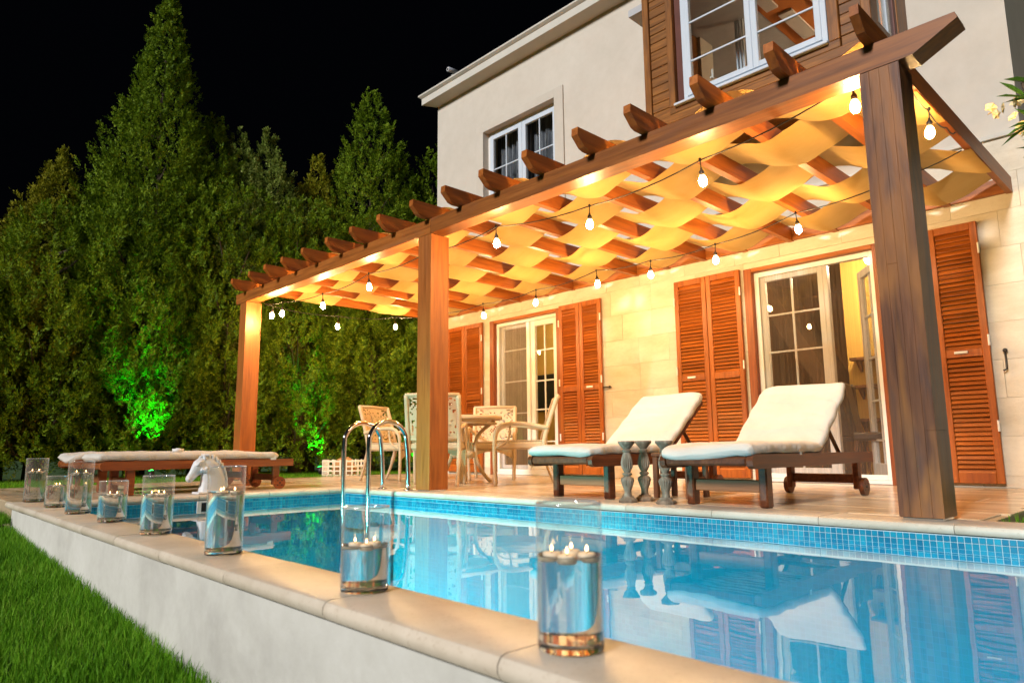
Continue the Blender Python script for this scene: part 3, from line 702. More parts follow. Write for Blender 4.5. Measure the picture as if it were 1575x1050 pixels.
# sloping underside of the stairs
q = hb(); q.prism([(-4.6, 2.6), (-4.3, 2.6), (-3.2, .6), (-3.2, .25)], 'y', 9.0, 9.8); q.build('staircase', plain('dark_stair', (.13, .075, .04), .6), house)
ceiling_lamp((-6.9, 7.9, 2.30), .06, 260, 'small round lamp glowing on the ceiling behind the left terrace door', .2)
ceiling_lamp((-2.55, 7.8, 2.32), .06, 520, 'small round lamp glowing on the ceiling behind the right terrace door', .18)
tv = thing('television', 'flat black television on the yellow wall behind the left terrace door', 'television', (-7.75, 8.6, 1.28))
q = MB(); q.box(-.48, .48, -.05, 0, -.31, .31, .008); q.build('casing', plain('tv_black', (.012, .012, .014), .3), tv); q = MB(); q.box(-.46, .46, -.054, -.051, -.29, .29); q.build('screen', plain('tv_screen', (.006, .006, .008), .08, .1, 9, 0), tv)
for z, lab in ((1.32, 'top dark shelf on the yellow kitchen wall behind the right door'), (1.0, 'second dark shelf on the yellow kitchen wall, below the top one'), (.62, 'lowest dark shelf on the yellow kitchen wall behind the right door')):
    t = thing('wall_shelf', lab, 'shelf', (-2.62, 8.5, z)); q = MB(); q.box(-.45, .4, -.1, .1, 0, .035, .004); q.build('shelf_board', M['table_wood'], t)
    q = MB(); q.prism([(.08, 0), (-.05, 0), (.08, -.12)], 'x', -.40, -.37); q.prism([(.08, 0), (-.05, 0), (.08, -.12)], 'x', .3, .33); q.build('shelf_bracket', M['table_wood'], t)
dk = plain('dark_leather', (.035, .026, .022), .45, .15)
def dining_chair(loc, rz, lab):
    t = thing('dining_chair', lab, 'chair', loc, rz)
    q = MB(); q.box(-.22, .22, -.22, .22, .40, .48, .02); q.build('seat', dk, t)
    q = MB(); q.box(-.21, .21, -.03, .03, -.02, .54, .025, Matrix.Translation((0, .21, .46)) @ Matrix.Rotation(R(-9), 4, 'X')); q.build('backrest', dk, t)
    for sx in (-1, 1):
        for sy in (-1, 1): q = MB(); q.tube([(sx * .19, sy * .19, .40), (sx * .2, sy * .21, 0)], [.022, .016], 6); q.build('leg', M['table_wood'], t)
dining_chair((-2.52, 7.55, 0), R(100), 'tall dark dining chair inside the right door, close to the glass'); dining_chair((-3.05, 8.0, 0), R(190), 'low dark dining chair inside, behind the right hand lounger')
t = thing('jar', 'grey lidded jar standing on the middle kitchen shelf', 'jar', (-2.42, 8.47, 1.035)); q = MB(); q.lathe([(.05, 0), (.06, .02), (.06, .1), (.045, .12)], n=12); q.build('jar_body', M['steel'], t, True); q = MB(); q.lathe([(.05, .12), (.045, .14), (.012, .15), (.012, .17), (.001, .175)], n=12); q.build('jar_lid', M['steel'], t, True)
t = thing('carton', 'brown cardboard carton on the floor inside the right door', 'box', (-2.25, 7.7, .0)); card = plain('cardboard', (.34, .22, .12), .8)
q = MB(); q.box(-.2, .2, -.2, .2, 0, .4, .006); q.build('carton_body', card, t); q = MB(); q.box(-.205, .205, -.03, .03, .398, .403); q.build('tape', M['plastic'], t)
# surveillance camera on the eaves
sc_ = thing('security_camera', 'small white security camera mounted on the edge of the roof', 'camera', (-8.12, YW - .21, 6.26))
q = MB(); q.lathe([(.03, 0), (.03, .01), (.012, .02), (.012, .07)], n=10); q.build('camera_bracket', M['white_china'], sc_)
q = MB(); q.tube([(0, .10, .10), (0, -.10, .08)], [.035, .04], 12); q.build('camera_body', plain('grey_camera', (.25, .27, .32), .4), sc_, True); q = MB(); q.tube([(0, -.101, .08), (0, -.106, .0795)], .032, 12); q.build('lens_ring', M['white_china'], sc_)
q = MB(); q.tube([(0, -.107, .0795), (0, -.110, .0795)], .018, 10); q.build('lens', M['black'], sc_)
# ------------------------------------------------------------------ pergola
PO = (-5, 3.665, 0)
perg = thing('pergola', 'wooden pergola roof with woven canvas strips over the terrace, on three square posts', 'pergola', PO)
def pb(): return MB(PO)
YP = 3.665; ZBM = 2.252; ZBT = 2.388
def stave_post(x0, wd, cols, nm_seed, pm):
    rnd = random.Random(nm_seed)
    core = pb(); core.box(x0 + .004, x0 + wd - .004, YP + .004, YP + .196, .012, ZBM - .001)
    p = core.build('post', pm, perg)
    q = pb(); q.box(x0 + .012, x0 + wd - .012, YP + .014, YP + .186, 0, .0118); q.build('post_foot', M['steel'], p)
    e = wd / cols
    for c in range(cols):
        cuts = [.013] + sorted(rnd.uniform(.3, 2.0) for _ in range(c % 2 if cols > 3 else 1)) + [ZBM - .002]
        if len(cuts) > 3 and cuts[2] - cuts[1] < .25: cuts.pop(2)
        for a, b in zip(cuts, cuts[1:]):
            q = MB((x0 + e * (c + .5), YP, (a + b) / 2)); q.box(x0 + e * c + .0003, x0 + e * (c + 1) - .0003, YP - rnd.uniform(0, .001), YP + .2, a + .0003, b - .0003, .0006)
            q.build('stave', pm, p, loc=(x0 + e * (c + .5) - PO[0], 0, (a + b) / 2))
stave_post(-1.172, .190, 4, 3, M['post']); stave_post(-4.997, .190, 3, 5, M['post_lit']); stave_post(-8.863, .190, 3, 9, M['post_lit'])
def beam(x0, x1, c0, c1):
    pr = [(x0, ZBT), (x0, ZBM + (.035 if c0 else 0)), (x0 + (.03 if c0 else 0), ZBM)] if c0 else [(x0, ZBT), (x0, ZBM)]
    pr += [(x1 - .205, ZBM), (x1, ZBT - .032), (x1 - .008, ZBT)] if c1 else [(x1, ZBM), (x1, ZBT)]
    q = pb(); q.prism(pr, 'y', YP - .004, YP + .145); o = fix(q.build('front_beam', M['beam'], perg), 20)
    return o
beam(-9.0, -4.815, True, False); beam(-4.812, -.715, False, True)
RX = [-8.744, -8.23, -7.804, -7.365, -6.882, -6.365, -5.891, -5.406, -4.883, -4.434, -3.957, -3.475, -2.982, -2.538, -2.051, -1.586, -1.131]
RT = .056; ZR0, ZR1 = 2.392, 2.527
for i, x in enumerate(RX):
    t = .045 if i == 16 else RT
    q = MB((x, YP, ZR0)); b = .004
    q.prism([(YW - .002, ZR0), (YW - .002, ZR1), (3.478, ZR1), (3.474, ZR1 - .055), (3.545, ZR0 + .012), (3.585, ZR0)], 'x', x, x + t)
    ro = fix(q.build('rafter', M['rafter'], perg, loc=(x - PO[0], 0, ZR0)), 20)
    q = MB((x, YP, ZR0))
    q.box(x - .012, x - .0005, YP + .02, YP + .032, ZR0 - .003, ZR1 - .03); q.build('cleat', M['rafter'], ro)
q = pb(); q.box(-8.78, -1.14, YW - .058, YW - .003, ZR0 - .004, ZR0 - .0005 + .0, 0)
q = pb(); q.box(-8.78, -1.08, YW - .05, YW - .004, 2.398, 2.40 + .001)
for a, b in zip(RX, RX[1:]):                      # blocking boards of the ledger between the rafters
    q = pb(); q.box(a + RT + .001, b - .001, YW - .045, YW - .003, ZR0 + .006, ZR1 - .004, .003); q.build('ledger_board', M['ledger'], perg)
ROWS = [(3.812, 4.356), (4.360, 4.929), (4.934, 5.509), (5.514, 6.104), (6.109, 6.700)]
cen = [x + RT / 2 for x in RX]
for rI, (y0, y1) in enumerate(ROWS):
    kx = [cen[0] - .06] + cen + [cen[-1] + .05]
    def hgt(i):
        above = (i % 2 == 0) == (rI % 2 == 0)
        return ZR1 + .006 if above else ZR0 - .006
    st = []
    for i in range(16):
        a, b = cen[i], cen[i + 1]; ha, hb_ = hgt(i), hgt(i + 1)
        for k in range(10):
            t = k / 10; tt = min(1, max(0, (t - .06) / .88)); e = .5 - .5 * math.cos(PI * tt)
            e = e * .45 + tt * .55
            st.append((a + (b - a) * t, ha + (hb_ - ha) * e))
    st.append((cen[16], hgt(16)))
    st = [(cen[0] - .04, hgt(0))] + st + [(cen[16] + .014, hgt(16))]
    top = []; ny = 7; vs = []
    for (x, z) in st:
        for j in range(ny):
            t = j / (ny - 1); edge = (2 * t - 1) ** 2
            sag = -.006 * (1 - edge) * (1 if z < (ZR0 + ZR1) / 2 else .3) + .003 * math.sin(x * 9 + j * 2 + rI)
            yy = y0 + (y1 - y0) * t + .006 * math.sin(x * 4 + rI * 2); sag += .0035 * math.sin(x * 26 + 5 * t + rI) * edge + .002 * math.sin(t * 21 + x * 3)
            vs.append((x, yy, z + (sag if abs(z - ZR1) > .02 else .001)))
    fs = [(i * ny + j, (i + 1) * ny + j, (i + 1) * ny + j + 1, i * ny + j + 1) for i in range(len(st) - 1) for j in range(ny - 1)]
    q = pb(); q.add(vs, fs); o = q.build('canvas_strip', M['fabric'], perg, True)

# ------------------------------------------------------------------ festoon lights
def pear(mb, c):
    mb.lathe([(.002, -.040), (.014, -.036), (.023, -.024), (.0265, -.008), (.025, .008), (.018, .024), (.013, .034)], c, 10)
b_me = MB(); pear(b_me, (0, 0, 0)); b_me = b_me.mesh('bulb', M['bulb'], True)
s_me = MB(); s_me.lathe([(.014, .034), (.017, .036), (.017, .062), (.012, .070), (.007, .076), (.007, .088)], (0, 0, 0), 10); s_me = s_me.mesh('socket', M['socket'], True)
def festoon(label, nodes, bulbs, lead=.145, sag=.035, jit=True):
    o0 = bulbs[0]
    t = thing('string_lights', label, 'string lights', o0)
    path = []
    for a, b in zip(nodes, nodes[1:]):
        a = Vector(a); b = Vector(b)
        for k in range(6):
            s_ = k / 6; p = a.lerp(b, s_); p.z -= sag * 4 * s_ * (1 - s_) * min(1, (b - a).length); path.append(p)
    path.append(Vector(nodes[-1]))
    q = MB(o0); q.tube(path, .0045, 6); q.build('cable', M['cable'], t, True)
    for p in bulbs:
        rel = Vector(p) - Vector(o0)
        tl_ = (random.uniform(-.10, .10), random.uniform(-.10, .10), 0)
        s_ = put('socket', s_me, t, rel, tl_); put('bulb', b_me, s_)
        q = MB(); q.tube([(0, 0, .086), (0, 0, lead)], .0035, 6); q.lathe([(.004, lead - .012), (.009, lead - .008), (.009, lead + .008), (.004, lead + .012)], n=8); q.build('lead', M['cable'], s_)
F = [(-1.281, 3.90, 2.200), (-2.24, 3.90, 2.05), (-3.303, 4.04, 2.05), (-4.152, 3.85, 2.05), (-5.20, 3.90, 2.05), (-6.204, 3.92, 2.05), (-7.391, 4.04, 2.05), (-8.151, 3.90, 2.05), (-8.356, 3.861, 2.05)]
up_ = lambda p, h=.145: (p[0], p[1], p[2] + h)
festoon('front string of glowing bulbs hanging just behind the pergola front beam', [(-1.05, 3.90, 2.36)] + [up_(p) for p in F] + [(-8.66, 3.87, 2.27)], F)
Bk = [(-8.52, 4.89, 2.05), (-8.54, 5.86, 2.16), (-7.25, 5.65, 2.0), (-6.338, 5.65, 1.985), (-5.444, 5.65, 2.005), (-4.537, 5.65, 2.06), (-3.867, 5.65, 2.03), (-3.156, 5.65, 2.035), (-2.384, 5.65, 2.14)]
festoon('back string of glowing bulbs hanging near the house wall under the pergola', [(-8.66, 3.9, 2.25)] + [up_(p) for p in Bk] + [(-1.6, 5.62, 2.34), (-1.14, 5.5, 2.38)], Bk)
Rb = [(-1.085, 4.52, 2.18)]
festoon('single glowing bulb on a loop of cable under the right end rafter of the pergola', [(-1.07, 3.84, 2.36), (-1.075, 4.15, 2.345), up_(Rb[0]), (-1.08, 4.9, 2.33), (-1.09, 5.15, 2.385)], Rb, sag=.09)

# ------------------------------------------------------------------ sun loungers (foot end towards -y)
def cushion_sweep(path, wd, th, seed, droop=0):
    """soft pad: rounded section swept along a y-z path; corners softened, slight puckers"""
    r0 = random.Random(seed); P = [Vector(p) for p in path]; m = len(P); rings = []; n = 28
    L = [0]
    for i in range(1, m): L.append(L[-1] + (P[i] - P[i - 1]).length)
    for i in range(m):
        T = (P[min(i + 1, m - 1)] - P[max(i - 1, 0)]).normalized(); N = Vector((0, -T.z, T.y))
        e = min(L[i], L[-1] - L[i]); k = min(1, e / .045); k = math.sqrt(max(0, 1 - (1 - k) ** 2)); k = max(k, .05)
        kw = .94 + .06 * min(1, e / .10) if k > .3 else .90
        ring = []
        for j in range(n):
            a = 2 * PI * j / n; ca, sa = math.cos(a), math.sin(a)
            x = math.copysign(abs(ca) ** .28, ca) * wd / 2 * kw; h = math.copysign(abs(sa) ** .55, sa) * th / 2 * k
            puff = 1 + .10 * math.sin(L[i] * 13 + seed + 2 * math.sin(x * 7)) * (1 - abs(ca)) + .07 * math.sin(x * 23 + L[i] * 11 + seed) + .05 * math.sin(L[i] * 41 - x * 29 + seed)
            q = P[i] + N * (h * puff) + Vector((x + .004 * math.sin(L[i] * 31 + seed + sa), 0, 0))
            if droop and L[i] < .24: q.z -= droop * (1 - L[i] / .24) ** 1.5 * (.6 + .4 * math.cos(x * 9 + seed))
            ring.append(q)
        rings.append(ring)
    return rings
def lounger(label, loc, rz, wd, length, back, hinge, group, wood_, seed, droop=.0, scale=1.0, blen=.66):
    t = thing('sun_lounger', label, 'sun lounger', loc, rz, group); t.scale = (scale,) * 3
    hw = wd / 2; z0, z1 = .228, .305
    for s_ in (-1, 1):
        q = MB(); x = s_ * (hw - .018)
        pr = [(0.03, z0 - .004), (length, z0 + .004), (length, z1), (.05, z1), (.012, z1 - .012), (0, z1 - .036), (.006, z0 + .012)]
        q.prism(pr, 'x', x - .018, x + .018); fix(q.build('side_rail', wood_, t), 30)
        q = MB(); lx = s_ * (hw - .062); q.box(lx - .026, lx + .026, .225, .30, .0, z0 + .03, .008); q.build('leg', wood_, t)
        q = MB(); lx = s_ * (hw - .06); q.box(lx - .02, lx + .02, length - .20, length - .13, .045, z0 + .03, .006); q.build('rear_leg', wood_, t)
        q = MB(); wx = s_ * (hw - .028)
        q.tube([(wx - .016 * s_, length - .135, .062), (wx + .016 * s_, length - .135, .062)], .062, 20)
        wh = fix(q.build('wheel', wood_, t), 35)
        q = MB()
        for k in range(4): a = PI / 4 + k * PI / 2; q.tube([(wx + s_ * .0155, length - .135 + .032 * math.cos(a), .062 + .032 * math.sin(a)), (wx + s_ * .0168, length - .135 + .032 * math.cos(a), .062 + .032 * math.sin(a))], .008, 8)
        q.tube([(wx + s_ * .0155, length - .135, .062), (wx + s_ * .022, length - .135, .062)], .009, 8); q.build('wheel_hub', M['iron'], wh)
    q = MB(); q.box(-hw + .089, hw - .089, .245, .28, .085, .155, .005); q.build('front_stretcher', M['lounger_pale'], t)
    q = MB(); q.box(-hw + .081, hw - .081, length - .185, length - .15, .085, .15, .005); q.build('rear_stretcher', wood_, t)
    q = MB(); q.box(-hw + .037, hw - .037, .004, .045, z0 + .012, z1 - .014, .012); q.build('foot_rail', wood_, t)
    q = MB(); q.box(-hw + .037, hw - .037, length - .05, length - .012, z0 + .012, z1 - .01, .006); q.build('head_rail', wood_, t)
    sm = MB(); sm.box(-hw + .037, hw - .037, -.026, .026, -.009, .009, .003); sm = sm.mesh('seat_slat', wood_)
    k = .10
    while k < hinge - .03: put('seat_slat', sm, t, (0, k, z1 - .026)); k += .075
    ca, sa = math.cos(back), math.sin(back)
    bf = MB(); ZH = z1 - .018
    for s_ in (-1, 1): bf.box(-.016, .016, 0, blen, -.017, .017, .004, Matrix.Translation((s_ * (hw - .058), hinge, ZH)) @ Matrix.Rotation(back, 4, 'X'))
    bf.box(-hw + .075, hw - .075, blen - .04, blen - .002, -.014, .014, .004, Matrix.Translation((0, hinge, ZH)) @ Matrix.Rotation(back, 4, 'X')); bo = bf.build('back_frame', wood_, t)
    k = .06
    while k < blen - .06: put('back_slat', sm, bo, (0, hinge + ca * k, ZH + sa * k), (back, 0, 0)).scale = ((hw - .08) / (hw - .037), 1, .8); k += .085
    if back > .1:
        for s_ in (-1, 1):
            q = MB(); m_ = blen * .52; a = Vector((s_ * (hw - .085), hinge + ca * m_, ZH + sa * m_ - .02)); b = Vector((s_ * (hw - .085), hinge + ca * m_ + .20, z1 - .02)); q.tube([a, b], .015, 6); q.build('prop', wood_, t)
        q = MB(); q.box(-hw + .038, hw - .038, hinge + ca * blen * .52 + .17, hinge + ca * blen * .52 + .225, z1 - .035, z1 - .012, .004); q.build('prop_rail', wood_, t)
    th = .078; zc = z1 + th / 2 - .006
    path = [(0, -.012 + .02 * i, zc) for i in range(int((hinge - .03) / .02))]
    y0 = path[-1][1]; pth = []
    r_ = .07
    for k in range(1, 7):
        a = back * k / 7; pth.append((0, y0 + r_ * math.sin(a), zc + r_ * (1 - math.cos(a))))
    lx, ly, lz = pth[-1]; path += pth
    for k in range(1, int(blen / .02) + 1): path.append((0, ly + ca * .02 * k, lz + sa * .02 * k))
    q = MB(); q.loft(cushion_sweep(path, wd * 1.02, th, seed, droop)); fix(q.build('cushion', M['cushion'], t), 75)
    q = MB(); q.box(hw - .022, hw + .0015, hinge + .5 if back < .1 else .60, hinge + .56 if back < .1 else .63, z1 - .01, z1 + .03, .002); q.build('care_tag', M['white_china'], t)
    return t
gl = 'wooden sun loungers with white cushions round the pool'
lounger('sun lounger with raised back in front of the right terrace door, nearest the right post', (-2.175, 3.625, 0), 0, .60, 1.80, R(40), .96, gl, M['lounger'], 1.3, .045)
lounger('sun lounger with raised back in front of the stone wall, beside the wicker chairs', (-3.325, 3.65, 0), 0, .60, 1.80, R(38), .95, gl, M['lounger'], 4.1, .02, 1.0, .70)
l3 = lounger('flat sun lounger at the far left end of the pool, nearer of the two', (-6.66, 1.57, 0), 0, .62, 1.80, 0.0, 1.05, gl, M['teak'], 2.2, .0, .92)
l4 = lounger('flat sun lounger at the far left end of the pool, farther one, behind its twin', (-7.48, 1.56, 0), 0, .60, 1.80, 0.0, 1.05, gl, M['teak'], 5.7, .05, .96)
t = thing('ashtray', 'small white ashtray left on the cushion of the nearer flat lounger', 'ashtray', (-6.98 + .25, 2.28, .351)); q = MB(); q.lathe([(.045, 0), (.05, .03), (.043, .03), (.038, .008), (.001, .008)], n=14); q.build('bowl', M['white_china'], t, True)
q = MB(); q.tube([(-.05, 0, .033), (.02, .01, .030)], .005, 6); q.build('cigarette', M['white_paint'], t)

# small side table between the raised loungers
t = thing('side_table', 'small square dark wooden side table between the two raised loungers', 'side table', (-2.80, 4.36, 0), R(4))
q = MB(); q.box(-.15, .15, -.15, .15, .285, .31, .005); q.build('table_top', M['table_wood'], t)
for sx in (-1, 1):
    for sy in (-1, 1): q = MB(); q.box(sx * .125 - .018, sx * .125 + .018, sy * .125 - .018, sy * .125 + .018, 0, .284, .004); q.build('leg', M['table_wood'], t)
for s_ in (-1, 1):
    q = MB(); q.box(-.106, .106, s_ * .125 - .008, s_ * .125 + .008, .22, .28, .003); q.build('apron', M['table_wood'], t)
    q = MB(); q.box(s_ * .125 - .008, s_ * .125 + .008, -.106, .106, .10, .14, .003); q.build('stretcher', M['table_wood'], t)

# carved candlesticks
def candlestick(lab, loc, h):
    t = thing('candlestick', lab, 'candlestick', loc, random.uniform(0, 1), 'grey carved candlesticks at the pool edge'); k = h / .385
    q = MB(); q.lathe([(.062 * k, 0), (.064 * k, .012 * k), (.058 * k, .022 * k), (.044 * k, .030 * k), (.036 * k, .040 * k)], n=8); q.build('foot', M['candlewood'], t)
    rings = []; n = 32                             # fluted shaft
    for (r_, z, fl) in ((.026, .040, 0), (.022, .06, 0), (.024, .08, .04), (.034, .11, .06), (.040, .135, .08), (.037, .152, .06), (.020, .165, 0), (.030, .172, 0), (.031, .182, 0), (.019, .188, 0), (.024, .198, .05), (.033, .222, .10), (.036, .245, .10), (.031, .275, .10), (.025, .30, .08), (.021, .312, 0), (.028, .318, 0), (.029, .328, 0), (.021, .335, 0)):
        rings.append([((r_ + (r_ * fl if j % 2 else -r_ * fl)) * k * math.cos(2 * PI * j / n), (r_ + (r_ * fl if j % 2 else -r_ * fl)) * k * math.sin(2 * PI * j / n), z * k) for j in range(n)])
    q = MB(); q.loft(rings); fix(q.build('shaft', M['candlewood'], t), 50)
    q = MB(); q.lathe([(.022 * k, .335 * k), (.030 * k, .345 * k), (.050 * k, .368 * k), (.054 * k, .373 * k), (.054 * k, .386 * k), (.045 * k, .386 * k), (.040 * k, .380 * k), (.001, .380 * k)], n=20); fix(q.build('cup', M['candlewood'], t), 40)
candlestick('grey carved wooden candlestick, leftmost of the three in front of the loungers', (-2.80, 3.735, 0), .39)
candlestick('grey carved wooden candlestick, middle one standing just behind the left one', (-2.80, 3.92, 0), .392)
candlestick('grey carved wooden candlestick standing alone at the foot of the right raised lounger', (-2.535, 3.77, 0), .388)

# ------------------------------------------------------------------ wicker armchairs and table (chair faces -y)
def lattice(x0, x1, z0, z1, nx, nz, f, hole, seed, th=.014):
    r0 = random.Random(seed); vs = []; fs = []; g = {}
    def vid_(i, j):
        if (i, j) not in g: g[i, j] = len(vs); vs.append(f(i / nx, j / nz))
        return g[i, j]
    for i in range(nx):
        for j in range(nz):
            if 0 < i < nx - 1 and 0 < j < nz - 1 and r0.random() < hole: continue
            fs.append((vid_(i, j), vid_(i + 1, j), vid_(i + 1, j + 1), vid_(i, j + 1)))
    return vs, fs
def wicker_chair():
    t = thing('wicker_armchair', 'x', 'chair', (0, 0, 0), 0, 'wicker armchairs round the terrace table'); W = M['wicker']
    bk = lambda z: .225 + (max(0, z - .42)) * .34            # y of the back at height z
    for s_ in (-1, 1):
        q = MB(); q.tube(spline([(s_ * .255, -.245, 0), (s_ * .262, -.255, .2), (s_ * .268, -.255, .42), (s_ * .272, -.235, .53), (s_ * .275, -.16, .59), (s_ * .278, 0, .598), (s_ * .272, .16, .575), (s_ * .262, .285, .555)], 5), [.017] * 12 + [.021] * 24, 8); q.build('armrest', W, t, True)
        q = MB(); q.tube(spline([(s_ * .235, .36, 0), (s_ * .245, .29, .18), (s_ * .25, .235, .38), (s_ * .252, bk(.6), .6), (s_ * .252, bk(.87), .87)], 5), [.016] * 6 + [.023] * 15, 8); q.build('back_post', W, t, True)
        q = MB(); q.tube(spline([(s_ * .262, -.245, .36), (s_ * .27, -.12, .44), (s_ * .275, -.10, .58)], 4), .011, 6); q.build('arm_brace', W, t, True)
    q = MB(); q.box(-.262, .262, -.262, .235, .345, .425, .022); q.build('seat', W, t)
    q = MB(); q.box(-.25, .25, -.25, .22, .425, .438, .006); q.build('seat_pad', W, t)
    vs, fs = lattice(0, 1, 0, 1, 30, 25, lambda u, v: ((u - .5) * .48, bk(.46 + v * .40) + .03 * (1 - (2 * u - 1) ** 2), .46 + v * .40), .20, 3)
    q = MB(); q.add(vs, fs); o = q.build('woven_back', W, t); md = o.modifiers.new('thickness', 'SOLIDIFY'); md.thickness = .006; md.offset = 0
    q = MB(); q.tube([(-.262, bk(.875), .872), (0, bk(.875) + .03, .878), (.262, bk(.875), .872)], .018, 8); q.build('top_rail', W, t, True)
    q = MB(); q.tube([(-.25, bk(.45), .452), (0, bk(.45) + .03, .452), (.25, bk(.45), .452)], .013, 8); q.build('lower_rail', W, t, True)
    vs, fs = lattice(0, 1, 0, 1, 16, 4, lambda u, v: ((u - .5) * .50, -.255, .345 - (1 - v) * (.02 + .09 * (2 * u - 1) ** 2)), 0, 4)
    q = MB(); q.add(vs, fs); o = q.build('front_apron', W, t); md = o.modifiers.new('thickness', 'SOLIDIFY'); md.thickness = .012
    return t
wc = wicker_chair()
TC = (-5.95, 5.0)
def face(x, y): return math.atan2(TC[0] - x, -(TC[1] - y))       # turn -y towards the table
for i, ((x, y), lab, dr) in enumerate((((-5.154, 5.08), 'wicker armchair seen from its side, right of the table beside the left raised lounger', -.76), ((-6.26, 5.72), 'wicker armchair behind the table, facing the pool, before the left terrace door', .75),
                                   ((-5.65, 4.40), 'wicker armchair with its back to the pool, half hidden by the middle post', -2.36), ((-7.03, 4.88), 'wicker armchair left of the middle post, behind the pool ladder', 1.85))):
    o = wc if i == 0 else copy_tree(wc)
    o['label'] = lab; o.location = (x, y, 0); o.rotation_euler = (0, 0, dr)
t = thing('wicker_table', 'round wicker table among the armchairs behind the middle post', 'table', (TC[0], TC[1], 0))
q = MB(); q.lathe([(.001, .665), (.40, .665), (.425, .675), (.43, .69), (.425, .705), (.40, .712), (.001, .712)], n=40); fix(q.build('table_top', M['wicker'], t), 40)
q = MB(); q.tube([(.36 * math.cos(a), .36 * math.sin(a), .63) for a in [k * PI / 12 for k in range(25)]], .014, 6); q.build('under_ring', M['wicker'], t, True)
for k in range(4):
    a = PI / 4 + k * PI / 2; c_, s_ = math.cos(a), math.sin(a)
    q = MB(); q.tube(spline([(.34 * c_, .34 * s_, .66), (.16 * c_, .16 * s_, .5), (.13 * c_, .13 * s_, .3), (.2 * c_, .2 * s_, .12), (.30 * c_, .30 * s_, 0)], 5), .02, 8); q.build('leg', M['wicker'], t, True)
q = MB(); q.lathe([(.12, .26), (.13, .30), (.12, .34)], n=16); q.build('leg_collar', M['wicker'], t, True)
gb = thing('goblet', 'clear glass goblet on the wicker table', 'glass', (-5.85, 4.72, .712)); clear = thin_glass('goblet_glass', (.95, .97, .97), 1.5)
q = MB(); q.lathe([(.045, 0), (.044, .004), (.006, .01), (.005, .07), (.02, .085), (.055, .12), (.06, .15), (.056, .15), (.05, .122), (.016, .09), (.001, .086)], n=16); q.build('goblet_body', clear, gb, True)
q = MB(); q.lathe([(.057, .148), (.061, .150), (.057, .152)], n=16, caps=False); q.build('rim', M['steel'], gb, True)

# ------------------------------------------------------------------ pool ladder
t = thing('pool_ladder', 'polished steel ladder with two hooped handrails at the far corner of the pool', 'ladder', (-5.34, 3.69, 0))
for x in (-.20, .20):
    pts = [(x, 0, 0), (x, -.01, .25), (x, -.03, .42)] + [(x, -.03 - .19 + .19 * math.cos(a), .42 + .175 * math.sin(a)) for a in [PI * k / 8 for k in range(1, 8)]] + [(x, -.41, .42), (x, -.41, .1), (x, -.40, -.5), (x, -.38, -1.0)]
    q = MB(); q.tube(spline(pts, 4), .0205, 14); q.build('handrail', M['steel'], t, True)
    q = MB(); q.lathe([(.045, 0.0), (.044, .008), (.024, .014)], (x, 0, 0), 16); q.build('floor_flange', M['steel'], t, True)
for z in (-.33, -.58, -.83): q = MB(); q.box(-.18, .18, -.44, -.36, z, z + .03, .006); q.build('step', M['steel'], t)

# ------------------------------------------------------------------ horse head bust
t = thing('horse_bust', 'white plaster horse head bust on the pool edge, looking left', 'statue', (-6.13, 2.36, 0))
q = MB()
q.box(-.075, .075, -.13, .11, 0, .02, .006)
def ring(y, z, a, b, ang, sq=.8, n=18):
    """section: half height a in the profile plane along direction ang, half width b across"""
    out = []
    for j in range(n):
        th_ = 2 * PI * j / n; ca, sa = math.cos(th_), math.sin(th_)
        u = math.copysign(abs(ca) ** sq, ca) * a; v = math.copysign(abs(sa) ** sq, sa) * b
        out.append((v, y + u * math.cos(ang), z + u * math.sin(ang)))
    return out
q.loft([ring(.01, .012, .112, .064, 0), ring(.012, .055, .108, .060, .05), ring(.010, .11, .098, .054, .15), ring(.0, .16, .092, .048, .35), ring(-.018, .208, .084, .043, .62), ring(-.042, .245, .068, .038, .9), ring(-.066, .268, .048, .032, 1.2)])
HA = 2.52
q.loft([ring(-.058, .288, .028, .024, HA), ring(-.074, .268, .050, .036, HA), ring(-.098, .236, .062, .041, HA), ring(-.121, .205, .053, .036, HA), ring(-.143, .177, .040, .029, HA), ring(-.163, .150, .034, .026, HA), ring(-.178, .130, .033, .026, HA), ring(-.189, .114, .026, .021, HA), ring(-.195, .105, .012, .012, HA)])
for s_ in (-1, 1):
    q.loft([[(s_ * .022 + .014 * math.cos(a), -.066 + .013 * math.sin(a), .285) for a in [2 * PI * k / 8 for k in range(8)]], [(s_ * .028 + .011 * math.cos(a), -.074 + .009 * math.sin(a), .318) for a in [2 * PI * k / 8 for k in range(8)]], [(s_ * .028 + .002 * math.cos(a), -.082 + .002 * math.sin(a), .345) for a in [2 * PI * k / 8 for k in range(8)]]])
    q.ball((s_ * .036, -.118, .243), .012, 8, 6)
    q.tube([(s_ * .034, -.096, .272), (s_ * .043, -.118, .262), (s_ * .036, -.138, .235)], .008, 6)
    q.tube([(s_ * .020, -.186, .142), (s_ * .029, -.193, .130), (s_ * .02, -.188, .120)], .007, 6)
    q.tube([(s_ * .034, -.098, .205), (s_ * .042, -.070, .195), (s_ * .036, -.05, .22)], .021, 8)
    q.tube([(s_ * .012, -.165, .118), (s_ * .024, -.150, .135), (s_ * .026, -.130, .155)], .006, 6)
cr = spline([(0, -.055, .318), (0, -.01, .312), (0, .035, .285), (0, .072, .243), (0, .098, .19), (0, .112, .13), (0, .118, .07)], 3)
for k, p in enumerate(cr):
    w_ = .020 if k % 2 else -.020
    q.tube([p + Vector((0, -.02, .004)), p + Vector((w_ * .6, .010, .004)), p + Vector((w_, .012, -.022)), p + Vector((w_ * .7, .000, -.048))], [.015, .016, .012, .004], 6)
q.tube([(0, -.062, .325), (0, -.098, .305), (.008, -.118, .275)], [.012, .015, .005], 6)
o = q.build('bust', M['white_china'], t)
